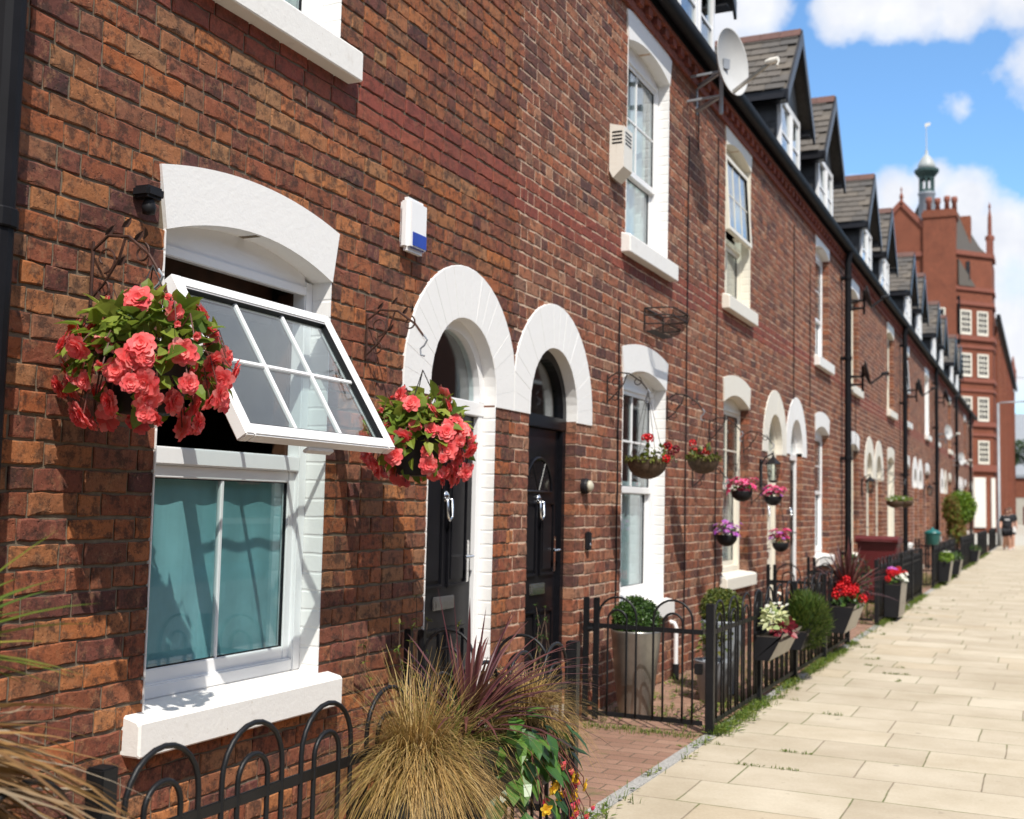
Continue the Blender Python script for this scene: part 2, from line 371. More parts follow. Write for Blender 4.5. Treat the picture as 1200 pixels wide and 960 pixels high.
M['conifer'] = leafy('bright_conifer', [(.11,.20,.015),(.17,.27,.02),(.07,.14,.014),(.21,.30,.03)], .5, .3)
M['conifer_brown'] = leafy('browned_conifer', [(.20,.085,.025),(.10,.11,.018),(.13,.17,.02),(.24,.11,.03),(.12,.18,.02)], .6, .25)
M['tree_leaf'] = leafy('dark_tree_leaf', [(.035,.08,.02),(.06,.11,.03),(.025,.06,.018)], .5, .25)
M['moss_leaf'] = leafy('basket_moss', [(.16,.18,.025),(.12,.14,.02),(.10,.08,.025)], .8, .2)
M['stem'] = plain('reddish_stem', (.10,.03,.02), .6, var=.3)
M['bark'] = plain('brown_bark', (.09,.06,.04), .9, var=.4, scale=30, bump=.7)

# ------------------------------------------------------------------ the terrace
HW, PC, Y1 = 4.145, 6.485, 2.34          # house width, first pair of doors, start of house 1
CRS = .0825                              # one brick course
WALL_TOP = 5.42

def seg(yc, hw, zs, rise, n=16):
    return [(yc - hw + 2*hw*i/n, zs + rise*(1 - (2*i/n - 1)**2)) for i in range(n+1)]
def rnd_arc(yc, r, zc, zleg, n=22):
    return [(yc - r, zleg)] + [(yc - r*cos(pi*i/n), zc + r*sin(pi*i/n)) for i in range(n+1)] + [(yc + r, zleg)]

class Win:
    def __init__(s, yc, z0, zs, rise, ext, dz=0):
        s.yc, s.hw = yc, .555; s.z0, s.zs, s.rise = z0+dz, zs+dz, rise; s.ext = ext; s.ze = zs + dz + .235
    def inner(s): return seg(s.yc, s.hw, s.zs, s.rise)
    def outer(s): return seg(s.yc, .60, s.ze, s.ext)
    def hole(s, g=0): return [(s.yc-s.hw-g, s.z0-.07), (s.yc+s.hw+g, s.z0-.07)] + [(y + (g if y > s.yc else -g), z) for y, z in reversed(s.inner())]
    def span(s, za, zb):
        if zb <= s.z0 - .06 or zb >= s.ze + s.ext - .005: return None
        if za < s.zs: h = s.hw
        elif zb < s.ze: h = .588
        else: h = .60*sqrt(max(0, 1 - (zb - s.ze)/s.ext)) - .01
        return (s.yc - h, s.yc + h) if h > .03 else None
class Door:
    R, RI = .70, .405
    def __init__(s, yc, dz=0): s.yc, s.zc, s.zl = yc, 2.11+dz, 2.045+dz
    def inner(s): return rnd_arc(s.yc, s.RI, s.zc, s.zl)
    def outer(s): return rnd_arc(s.yc, s.R, s.zc, s.zl)
    def hole(s, g=0):
        a = rnd_arc(s.yc, s.RI+g, s.zc, s.zl); return [(s.yc-s.RI-g, .1), (s.yc+s.RI+g, .1)] + list(reversed(a))[1:-1]
    def span(s, za, zb):
        if zb <= .1 or zb > s.zc + s.R - .01: return None
        if za < s.zl - .02: h = s.RI
        elif zb < s.zc: h = s.R - .012
        else: h = sqrt(max(0, s.R**2 - (zb - s.zc)**2)) - .012
        return (s.yc - h, s.yc + h) if h > .03 else None

def one_brick(mb, y0, y1, z0, z1, back, detail, r):
    """a worn brick: front face, rounded edge, sides running into the wall"""
    j = lambda a: r.uniform(-a, a)
    xf = j(.0018); ty = j(.0022); tz = j(.0015)
    if detail == 0:
        e = .006
        P = [(y0,z0),(y1,z0),(y1,z1),(y0,z1)]; I = [(y0+e,z0+e),(y1-e,z0+e),(y1-e,z1-e),(y0+e,z1-e)]
        vs = [(-.03 if not back else -.175, y, z) for y, z in P] + [(-.004, y, z) for y, z in P] + [(xf, y, z) for y, z in I]
        n = 4
    else:
        k = 4 if y1 - y0 > .15 else 2
        ys = [y0 + (y1-y0)*i/k for i in range(k+1)]; a = .0034
        P = [(y, z0 + j(a)) for y in ys] + [(y1 + j(a), (z0+z1)/2)] + [(y, z1 + j(a)) for y in reversed(ys)] + [(y0 + j(a), (z0+z1)/2)]
        cy, cz = (y0+y1)/2, (z0+z1)/2; n = len(P); I = []
        for y, z in P:
            e = r.uniform(.002, .0065)
            if r.random() < .09: e *= 2.4
            I.append((y + (e if y < cy else -e) * (abs(y-cy) > .3*(y1-y0)), z + (e if z < cz else -e)*(abs(z-cz) > .2*(z1-z0))))
        vs = [(-.03 if not back else -.175, y, z) for y, z in P] + [(-.0028 + j(.0008), y, z) for y, z in P] + \
             [(xf + ty*(y-cy)/(y1-y0) + tz*(z-cz)/.07 + j(.0012), y, z) for y, z in I]
    fs = [(a*n + i, a*n + (i+1) % n, (a+1)*n + (i+1) % n, (a+1)*n + i) for a in range(2) for i in range(n)]
    if detail == 0: fs.append((8, 9, 10, 11))
    else:
        vs.append((xf + j(.001), (y0+y1)/2, (z0+z1)/2)); c = len(vs) - 1
        fs += [(2*n + i, 2*n + (i+1) % n, c) for i in range(n)]
    mb.add(vs, fs)

def lay_bricks(openings, detail, seed, header_p, band):
    """rows of bricks cut round the openings; the red band rows come apart"""
    r = random.Random(seed); A, B = MB(), MB()
    for k in range(int(WALL_TOP/CRS) + 1):
        z0 = k*CRS + .005; z1 = min(z0 + .0715, WALL_TOP + .02)
        sp = sorted(h for h in (o.span(z0, z1) for o in openings) if h)
        hdr = (k % 6 == 2); isband = band[0] <= z0 and z1 <= band[1]
        runs = []; tooth = .05 if k % 2 else -.035; y = .003 + tooth; yend = HW - .007 + tooth
        for h0, h1 in sp:
            if h0 > y: runs.append((y, h0))
            y = max(y, h1)
        if y < yend: runs.append((y, yend))
        for ri, (p0, p1) in enumerate(runs):               # each run of the course, closers at the openings
            y = p0; first = True
            while y < p1 - .004:
                if first: L = (.107 if k % 2 else .214) if ri else r.choice((.107, .16, .214))
                else: L = .107 if r.random() < (.85 if hdr and not isband else .02 if isband else header_p) else .214
                L += r.uniform(-.006, .006); e = y + L - .0105
                if p1 - e < .07: e = p1
                dz = r.uniform(-.0022, .0022)
                bk = (first and ri > 0) or (e >= p1 - 1e-6 and ri < len(runs) - 1)
                one_brick(B if isband else A, y, e, z0 + dz, z1 + dz + r.uniform(-.0015, .001), bk, detail, r)
                y = e + .0105; first = False
    return A, B

def mortar_sheet(openings, x=-.0085):
    mb = MB()
    out = [(0, 0), (HW, 0), (HW, WALL_TOP + .3), (0, WALL_TOP + .3)]
    loops = [out] + [o.hole(.005) for o in openings]
    pts = [p for l in loops for p in l]
    tri = tessellate_polygon([[Vector((y, z, 0)) for y, z in l] for l in loops])
    fs = []
    for a, b, c in tri:
        A, B, C = pts[a], pts[b], pts[c]
        fs.append((a, b, c) if (B[0]-A[0])*(C[1]-A[1]) - (B[1]-A[1])*(C[0]-A[0]) > 0 else (a, c, b))
    mb.add([(x, y, z) for y, z in pts], fs)
    for l in loops[1:]:
        for p, q in zip(l, l[1:] + l[:1]): mb.quad((x, *p), (x, *q), (-.19, *q), (-.19, *p))
    return mb

def arch_band(inn, out, clip, r, grooves=True, x=.006):
    """painted arch: solid ring with soffit, then each voussoir a hair apart"""
    mb = MB(); n = len(inn); cl = lambda p: (min(max(p[0], clip[0]), clip[1]), p[1])
    out = [cl(p) for p in out]; I = inn; O = out
    for i in range(n-1):
        mb.quad((x, *I[i]), (x, *O[i]), (x, *O[i+1]), (x, *I[i+1]))
        mb.quad((x, *I[i]), (x, *I[i+1]), (-.17, *I[i+1]), (-.17, *I[i]))
        mb.quad((x, *O[i]), (-.04, *O[i]), (-.04, *O[i+1]), (x, *O[i+1]))
    mb.quad((x, *I[0]), (-.106, *I[0]), (-.106, *O[0]), (x, *O[0])); mb.quad((x, *I[-1]), (x, *O[-1]), (-.106, *O[-1]), (-.106, *I[-1]))
    # voussoirs of about .075 along the intrados
    def along(P):
        d = [0]
        for a, b in zip(P, P[1:]): d.append(d[-1] + sqrt((a[0]-b[0])**2 + (a[1]-b[1])**2))
        def at(t):
            t *= d[-1]
            for i in range(len(d)-1):
                if t <= d[i+1] + 1e-9:
                    f = (t - d[i])/max(1e-9, d[i+1] - d[i]); return (P[i][0] + (P[i+1][0]-P[i][0])*f, P[i][1] + (P[i+1][1]-P[i][1])*f)
            return P[-1]
        return at, d[-1]
    fi, L = along(I); fo, _ = along(O); k = max(6, int(round(L/.074)))
    g = .0007/L if grooves else 0
    for i in range(k if grooves else 0):
        a, b = i/k + g, (i+1)/k - g; e = r.uniform(-.0008, .0008); x1 = x + .0018 + e; c = .0002/L
        P = [fi(a), fi(b), fo(b), fo(a)]; Q = [fi(a+c), fi(b-c), fo(b-c), fo(a+c)]
        def sh(p, q, t): return (p[0] + (q[0]-p[0])*t, p[1] + (q[1]-p[1])*t)
        Q = [sh(Q[0], Q[3], .01), sh(Q[1], Q[2], .01), sh(Q[2], Q[1], .01), sh(Q[3], Q[0], .01)]
        n0 = [(x - .001, *p) for p in P] + [(x1, *q) for q in Q]
        mb.add(n0, [(4,5,6,7),(0,1,5,4),(1,2,6,5),(2,3,7,6),(3,0,4,7)])
    return mb

def curtain_mb(y0, y1, z0, z1, x, waves, amp):
    mb = MB(); n = max(8, waves*8)
    for i in range(n):
        a, b = i/n, (i+1)/n
        xa, xb = (x + amp*sin(a*waves*2*pi) for a in (a, b)); ya, yb = y0 + (y1-y0)*a, y0 + (y1-y0)*b
        mb.quad((xa, ya, z0), (xb, yb, z0), (xb, yb, z1), (xa, ya, z1))
    return mb

def sash(parent, y0, y1, z0, z1, xc, mat, st=.045, nv=1, nh=0, th=.035, glaze=True, bar=.018):
    f = MB(); x0, x1 = xc - th/2, xc + th/2
    f.cbox((x0, y0, z0), (x1, y0+st, z1), .004); f.cbox((x0, y1-st, z0), (x1, y1, z1), .004)
    f.cbox((x0+.001, y0+st, z0), (x1-.001, y1-st, z0+st*1.2), .004); f.cbox((x0+.001, y0+st, z1-st), (x1-.001, y1-st, z1), .004)
    for i in range(nv):
        y = y0 + st + (y1-y0-2*st)*(i+1)/(nv+1); f.cbox((x0+.006, y-bar/2, z0+st), (x1-.006, y+bar/2, z1-st), .003)
    for i in range(nh):
        z = z0 + st + (z1-z0-2*st)*(i+1)/(nh+1); f.cbox((x0+.007, y0+st, z-bar/2), (x1-.007, y1-st, z+bar/2), .003)
    o = f.build('sash', mat, parent)
    if glaze:
        k = MB(); gx = (xc - .005, x1 - .008); e = .006; a0, a1, b0, b1 = y0+st-.002, y1-st+.002, z0+st*1.2-.002, z1-st+.002
        k.box((gx[0], a0, b0), (gx[1], a0+e, b1)); k.box((gx[0], a1-e, b0), (gx[1], a1, b1)); k.box((gx[0], a0+e, b0), (gx[1]-.0007, a1-e, b0+e)); k.box((gx[0], a0+e, b1-e), (gx[1]-.0007, a1-e, b1)); k.build('gasket', M['black_plastic'], parent)
    p = MB(); p.box((xc-.004, y0+st*.8, z0+st*.8), (xc+.004, y1-st*.8, z1-st*.8)); p.build('pane', M['glass'], parent)
    return o

def awning_sash(parent, y0, y1, ztop, L, ang, x, mat, nv=2, nh=1):
    """top hung light swung out over the sill"""
    r = MB(); st = .052; th = .055
    # built hanging down from the origin, then turned about the top edge
    r.cbox((-th/2, y0, -L), (th/2, y0+st, 0), .006); r.cbox((-th/2, y1-st, -L), (th/2, y1, 0), .006)
    r.cbox((-th/2+.001, y0+st, -L), (th/2-.001, y1-st, -L+st), .006); r.cbox((-th/2+.001, y0+st, -st), (th/2-.001, y1-st, 0), .006)
    for i in range(nv):
        y = y0 + st + (y1-y0-2*st)*(i+1)/(nv+1); r.cbox((-.008, y-.009, -L+st), (.009, y+.009, -st), .003)
    for i in range(nh):
        z = -L/2; r.cbox((-.007, y0+st, z-.009), (.008, y1-st, z+.009), .003)
    r.cbox((-.05, (y0+y1)/2-.09, -L-.012), (-.02, (y0+y1)/2+.09, -L+.002), .003)
    o = r.build('open_sash', mat, parent); o.location = (x, 0, ztop); o.rotation_euler = (0, -ang, 0)
    k = MB(); e = .006; a0, a1 = y0+st-.002, y1-st+.002; b0, b1 = -L+st-.002, -st+.002
    k.box((-.006, a0, b0), (th/2-.008, a0+e, b1)); k.box((-.006, a1-e, b0), (th/2-.008, a1, b1)); k.box((-.006, a0+e, b0), (th/2-.0087, a1-e, b0+e)); k.box((-.006, a0+e, b1-e), (th/2-.0087, a1-e, b1))
    k = k.build('gasket', M['black_plastic'], parent); k.location = (x, 0, ztop); k.rotation_euler = (0, -ang, 0)
    p = MB(); p.box((-.004, y0+st*.8, -L+st*.8), (.004, y1-st*.8, -st*.8)); q = p.build('pane', M['glass'], parent)
    q.location = (x, 0, ztop); q.rotation_euler = (0, -ang, 0)
    return o

def make_window(root, w, o, upper, r, clip):
    """w: Win; o: options"""
    yc, hw = w.yc, w.hw; pm = o['frame']; zb = w.z0 + .006; zh = w.zs - .055; xf = -.095; xb = -.165
    fr = MB()
    fr.cbox((xb, yc-hw, zb), (xf, yc-hw+.06, w.zs), .006); fr.cbox((xb, yc+hw-.06, zb), (xf, yc+hw, w.zs), .006)
    fr.cbox((xb, yc-hw+.06, zb), (xf-.002, yc+hw-.06, zb+.055), .006)
    inn = w.inner()
    fr.prism([(yc-hw+.06, zh)] + [(yc+hw-.06, zh)] + [(min(max(y, yc-hw+.06), yc+hw-.06), z) for y, z in reversed(inn)], 'x', xb, xf-.004)
    fr.cbox((xf-.01, yc-hw+.06, zh-.012), (xf+.006, yc+hw-.06, zh+.03), .004)
    win = fr.build('window', pm, root)
    arch = arch_band(inn, w.outer(), clip, r, False, .010).build('arch', o['paint'], win)
    s = MB(); zt = w.z0 - .02
    h = .13 if not upper else .145
    prof = [(-.17, zt-h), (.072, zt-h), (.077, zt-h+.006), (.077, zt-.012), (.066, zt), (-.04, zt+.022), (-.17, zt+.03)]
    s.prism(prof, 'y', yc-.65, yc+.65) if False else None
    # sill with softened ends
    n = len(prof); e = .008
    vs = []
    for y, k in ((yc-.65, e), (yc-.65+e, 0), (yc+.65-e, 0), (yc+.65, e)):
        cx = sum(p[0] for p in prof)/n; cz = sum(p[1] for p in prof)/n
        vs += [(x + (k if x < cx else -k), y, z + (k if z < cz else -k)) for x, z in prof]
    fs = [(a*n+i, a*n+(i+1) % n, (a+1)*n+(i+1) % n, (a+1)*n+i) for a in range(3) for i in range(n)] + [tuple(range(n-1,-1,-1)), tuple(range(3*n, 4*n))]
    s.add(vs, fs); s.build('sill', o['sillm'], win)
    if o['reveal' if not upper else 'reveal_up']:
        for a, b in ((yc-hw-.002, yc-hw+.004), (yc+hw-.004, yc+hw+.002)): rv = MB(); rv.box((-.165, a, zt+.005), (.0035, b, w.zs)); rv.build('painted_reveal', o['revm'], win)
    iy0, iy1 = yc-hw+.055, yc+hw-.055; zi = zb + .05
    style = o['style_up' if upper else 'style']
    if style == 'open_low':
        zm = 1.60
        b = MB(); b.cbox((xb, iy0, zm), (xf, iy1, zm+.07), .006); b.build('transom', pm, win)
        sash(win, iy0, iy1, zi, zm, -.135, pm, .05, 1, 0)
        awning_sash(win, iy0-.03, iy1+.015, 2.295, .71, .56, -.005, pm)
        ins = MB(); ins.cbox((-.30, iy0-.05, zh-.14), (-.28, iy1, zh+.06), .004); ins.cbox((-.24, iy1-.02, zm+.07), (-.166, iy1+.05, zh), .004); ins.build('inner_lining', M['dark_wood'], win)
        curtain_mb(iy0+.01, iy1-.01, zi-.03, zm+.02, -.168, 4, .005).build('curtain', M['curtain_teal'], win)
    elif style == 'open_up':
        zm = w.z0 + .62
        b = MB(); b.cbox((xb, iy0, zm), (xf, iy1, zm+.06), .006); b.build('transom', pm, win)
        sash(win, iy0, iy1, zi, zm, -.135, pm, .045, 1, 0)
        awning_sash(win, iy0-.01, iy1+.01, zh-.02, zh-zm-.08, .06, -.04, pm, 2, 1)
        curtain_mb(iy0, iy0+.3, zi, zh, -.2, 3, .02).build('curtain', M['curtain_white'], win)
    else:
        zm = w.z0 + (.58 if upper else .87)
        sash(win, iy0, iy1, zm, zh, -.12, pm, .045, 1, 1)
        sash(win, iy0, iy1, zi, zm+.045, -.155, pm, .05, 0 if o.get('plain_low') else 1, 0)
        if r.random() < .8 or o.get('plain_low'):
            curtain_mb(iy0, iy1, zi, zm+.1 if not upper else zh, -.195, 6, .010).build('curtain', M['curtain_white'], win)
        curtain_mb(iy0, iy0+.22, zi, zh, -.24, 3, .02).build('curtain', M['curtain_white'], win)
    return win

def make_door(root, d, o, r, clip):
    yc = d.yc; hw = d.RI; fm, lm = o['door_frame'], o['leaf']; zt = d.zl - .06
    ab = arch_band(d.inner(), d.outer(), clip, r).build('door_arch', o['arch'], root)
    if o['door_reveal']:
        for a, b in ((yc-hw-.002, yc-hw+.004), (yc+hw-.004, yc+hw+.002)): rv = MB(); rv.box((-.165, a, .1), (.0035, b, d.zl)); rv.build('painted_reveal', o['revm'], root)
    fr = MB(); xb, xf = -.145, -.075; w = .065
    fr.cbox((xb, yc-hw, .1), (xf, yc-hw+w, zt), .006); fr.cbox((xb, yc+hw-w, .1), (xf, yc+hw, zt), .006)
    fr.cbox((xb, yc-hw+.001, zt), (xf+.004, yc+hw-.001, zt+.085), .006)
    outer = rnd_arc(yc, hw, d.zc, zt+.085, 20); inner = rnd_arc(yc, hw-.06, d.zc, zt+.085, 20)
    for i in range(len(outer)-1):
        a, b, c, e = outer[i], outer[i+1], inner[i+1], inner[i]
        fr.quad((xf, *a), (xf, *b), (xf, *c), (xf, *e)); fr.quad((xf, *e), (xf, *c), (xb, *c), (xb, *e))
    frame = fr.build('door_frame', fm, root)
    g = MB(); g.prism([(yc-hw+.05, zt+.08), (yc+hw-.05, zt+.08)] + list(reversed(rnd_arc(yc, hw-.05, d.zc, zt+.085, 20)))[1:-1], 'x', -.12, -.114)
    g.build('fanlight', M['glass'], frame)
    lf = MB(); y0, y1 = yc-hw+w+.003, yc+hw-w-.003; x0, x1 = -.145, -.105; z0 = .13; z1 = zt-.004
    lf.cbox((x0, y0, z0), (x1, y1, z1), .003)
    W = y1 - y0
    def panel(a, b, c, e, depth=.010):
        # raised moulding frame and a fielded panel
        for (p, q) in (((a, c), (b, c+.022)), ((a, e-.022), (b, e)), ((a, c+.022), (a+.022, e-.022)), ((b-.022, c+.022), (b, e-.022))):
            lf.cbox((x1-.002, p[0], p[1]), (x1+.014, q[0], q[1]), .005)
        lf.cbox((x1-.002, a+.04, c+.04), (x1+depth, b-.04, e-.04), .007)
    panel(y0+.07, yc-.03, .25, .78); panel(yc+.03, y1-.07, .25, .78)
    panel(y0+.07, yc-.03, 1.0, 1.5 if o.get('fan') else z1-.12); panel(yc+.03, y1-.07, 1.0, 1.5 if o.get('fan') else z1-.12)
    door = lf.build('door', lm, root)
    if o.get('fan'):
        fl = MB(); R = W*.32
        pts = [(yc-R, 1.56)] + [(yc - R*cos(pi*i/14), 1.57 + R*sin(pi*i/14)) for i in range(15)] + [(yc+R, 1.56)]
        fl.tube([(x1+.006, *p) for p in pts + [pts[0]]], .009, 6)
        for k in (1, 2): fl.tube([(x1+.005, yc, 1.56), (x1+.005, yc - R*cos(pi*k/3), 1.57 + R*sin(pi*k/3))], .005, 6)
        fl.build('fan_moulding', lm, door)
        gp = MB(); gp.prism([(y*.9+yc*.1, z) for y, z in pts[1:-1]], 'x', x1+.0005, x1+.003); gp.build('pane', M['mirror_black'], door)
    kn = MB(); kn.tube([(x1+.004, yc-.025, 1.5), (x1+.03, yc-.028, 1.49), (x1+.035, yc-.03, 1.40), (x1+.03, yc, 1.375), (x1+.035, yc+.03, 1.40), (x1+.03, yc+.028, 1.49), (x1+.004, yc+.025, 1.5)], .009, 8)
    kn.lathe([(.035, 0), (.03, .012), (.012, .02)], (x1, yc, 1.51), 14, 'x'); kn.build('knocker', M['chrome'], door, True)
    lb = MB(); lb.cbox((x1, yc-.125, .88), (x1+.012, yc+.125, .955), .005); lb.cbox((x1+.012, yc-.1, .893), (x1+.017, yc+.1, .935), .002); lb.build('letterbox', M['chrome'], door)
    hy = y1 - .055
    hd = MB(); hd.cbox((x1, hy-.017, 1.02), (x1+.012, hy+.017, 1.26), .004); hd.tube([(x1+.01, hy, 1.17), (x1+.05, hy, 1.17), (x1+.055, hy-.02, 1.17), (x1+.055, hy-.12, 1.168)], .009, 8); hd.build('handle', M['chrome'], door, False)
    st = MB(); st.cbox((-.13, yc-hw+.002, 0), (.05, yc+hw-.002, .115), .01); st.build('doorstep', M['concrete'], root)

def make_dormer(root, yc):
    X0 = -.33; zr, ze, hw = 8.70, 7.50, 1.0; Xw = -.47
    d = MB(); d.box((-3.0, yc-.79, 5.95), (Xw-.05, yc-.75, 7.62)); d.box((-3.0, yc+.75, 5.95), (Xw-.05, yc+.79, 7.62))
    for k in range(9):                                   # cladding boards on the cheeks
        for s in (-1, 1):
            z = 6.0 + k*.18; ya = yc + s*.79
            d.box((-2.8, min(ya, ya+s*.012), z), (Xw-.052, max(ya, ya+s*.012), z+.172))
    d.prism([(yc-.75, 7.5), (yc+.75, 7.5), (yc, zr-.14)], 'x', Xw-.06, Xw-.02)
    dorm = d.build('dormer', M['slate_board'], root)
    rf = MB(); L = sqrt(hw*hw + (zr-ze)**2); nrow = 9; r = random.Random(int(yc*100))
    for s in (-1, 1):
        e1 = Vector((0, s*hw/L, (ze-zr)/L)); nrm = Vector((0, s*(zr-ze)/L, hw/L))
        rf.add([(X0, yc, zr-.02), (-3.4, yc, zr-.02), (-3.4, yc+s*hw, ze-.02), (X0, yc+s*hw, ze-.02)], [(0,1,2,3)])
        for k in range(nrow):
            t0 = L*(k + .1)/nrow; t1 = t0 + L/nrow*1.12; x = X0 - .005 - r.uniform(0, .2)
            if k % 2: x = X0 - .005
            first = True
            while x > -3.3:
                wd = r.uniform(.2, .3); a = x; b = x - wd + .008; x -= wd
                o = Vector((0, yc, zr)); lift0, lift1 = .004, .02 + r.uniform(0, .006)
                p = [o + e1*t0 + nrm*lift0, o + e1*(t1 - r.uniform(0, .012)) + nrm*lift1]
                q = [v - nrm*.009 for v in p]
                vs = [(a, *p[0].yz), (b, *p[0].yz), (b, *p[1].yz), (a, *p[1].yz), (a, *q[1].yz), (b, *q[1].yz)]
                rf.add(vs, [(0,1,2,3) if s > 0 else (3,2,1,0), (3,2,5,4)])
    rf.build('roof', M['slate'], dorm)
    rg = MB()
    x = X0 + .01
    while x > -3.3:
        x2 = x - .3
        for s in (-1, 1): rg.add([(x, yc, zr+.045), (x2, yc, zr+.045), (x2, yc+s*.13, zr-.105), (x, yc+s*.13, zr-.105), (x, yc, zr+.03), (x, yc+s*.13, zr-.12)], [(0,1,2,3), (0,3,5,4)])
        x -= .306
    rg.build('ridge_tiles', M['ridge'], dorm)
    bb = MB(); dp = .2
    for s in (-1, 1):
        e = Vector((s*hw*1.06, (ze-zr)*1.06)); a = Vector((yc, zr+.02)); b = a + e
        pr = [(a.x, a.y), (b.x, b.y), (b.x, b.y-dp), (a.x, a.y-dp*1.25)]
        bb.prism(pr, 'x', X0, X0+.035)
        c = Vector((yc + s*hw, ze)); bb.box((-3.0, min(c.x, c.x-s*.03), ze-.17), (X0, max(c.x, c.x-s*.03), ze-.03))    # eaves board
        bb.box((-3.0, min(yc+s*.8, yc+s*hw), ze-.17), (X0-.02, max(yc+s*.8, yc+s*hw), ze-.15))                      # soffit
    bb.build('bargeboard', M['barge'], dorm)
    w = MB(); y0, y1, z0, z1 = yc-.73, yc+.73, 6.02, 7.52
    w.cbox((Xw-.06, y0, z0), (Xw, y0+.09, z1), .005); w.cbox((Xw-.06, y1-.09, z0), (Xw, y1, z1), .005)
    w.cbox((Xw-.06, y0+.09, z1-.1), (Xw-.002, y1-.09, z1), .005); w.cbox((Xw-.06, y0+.09, z0), (Xw-.002, y1-.09, z0+.1), .005)
    w.cbox((Xw-.06, yc-.045, z0+.1), (Xw-.003, yc+.045, z1-.1), .005)
    w.cbox((Xw-.05, y0+.09, 6.98), (Xw-.012, yc-.045, 7.02), .004); w.cbox((Xw-.05, yc+.045, 6.98), (Xw-.012, y1-.09, 7.02), .004)
    w.cbox((Xw-.055, yc+.05, z0+.105), (Xw+.012, yc+.105, z1-.105), .004)
    w.build('dormer_window', M['pvc'], dorm)
    p = MB(); p.box((Xw-.035, y0+.08, z0+.09), (Xw-.028, y1-.08, z1-.09)); p.build('pane', M['glass'], dorm)
    c = MB(); c.box((Xw-.3, yc-.7, z0), (Xw-.29, yc-.2, z1)); c.build('curtain', M['curtain_white'], dorm)

WHITE = dict(frame=M['pvc'], paint=M['white_paint'], arch=M['white_paint'], sillm=M['sill_white'], revm=M['white_bricks'], door_frame=M['pvc'], leaf=M['black_gloss'],
             style='sash', style_up='sash', reveal=False, reveal_up=False, door_reveal=False)
CREAM = dict(WHITE, frame=M['cream_wood'], paint=M['cream_paint'], arch=M['cream_paint'], sillm=M['cream_paint'], revm=M['cream_bricks'], door_frame=M['cream_wood'])
BRK = {'old': (M['brick_old'], M['mortar_grey']), 'red': (M['brick_red'], M['mortar_pink'])}
opts = {
 0: dict(WHITE, bk='old'),
 1: dict(WHITE, bk='old', style='open_low', reveal=True, reveal_up=True, door_reveal=True),
 2: dict(WHITE, bk='red', door_frame=M['black_gloss'], fan=True, reveal=True, reveal_up=True, plain_low=True),
 3: dict(CREAM, bk='red', style_up='open_up', dz=.09, reveal_up=True, leaf=M['cream_wood']),
 4: dict(WHITE, bk='red', dz=.12),
 5: dict(CREAM, bk='red', paint=M['white_paint']),
 6: dict(CREAM, bk='red', reveal=True),
 7: dict(WHITE, bk='red', style_up='open_up'), 8: dict(WHITE, bk='red', reveal_up=True), 9: dict(WHITE, bk='red'), 10: dict(CREAM, bk='red'),
 11: dict(WHITE, bk='red'), 12: dict(WHITE, bk='red'), 13: dict(CREAM, bk='red'),
}
labels = {
 0: 'brick terraced house beyond the near black downpipe, at the left edge',
 1: 'nearest orange brick terraced house with a window swung open and a white framed arched door',
 2: 'brick terraced house with black framed arched door and white vent box by its upper window',
 3: 'brick terraced house with cream window surrounds, directly beyond the big pale satellite dish',
 4: 'brick terraced house with a white door arch just before the tall black downpipe',
 5: 'brick terraced house just beyond the tall black downpipe, behind the maroon wheelie bin',
 6: 'brick terraced house with cream window under the twin green hanging baskets',
 7: 'brick terraced house with upper window propped open just past the second tall downpipe',
 8: 'brick terraced house just before the third tall downpipe, past the twin baskets',
 9: 'brick terraced house behind the bright green topiary conifer',
 10: 'tenth brick terraced house along the row, just past the bright green topiary conifer',
 11: 'third to last brick terraced house before the orange gothic building',
 12: 'last but one brick terraced house before the orange gothic building',
 13: 'last brick terraced house, at the far end of the row beside the orange gothic building',
}
brick_cache = {}
houses = {}
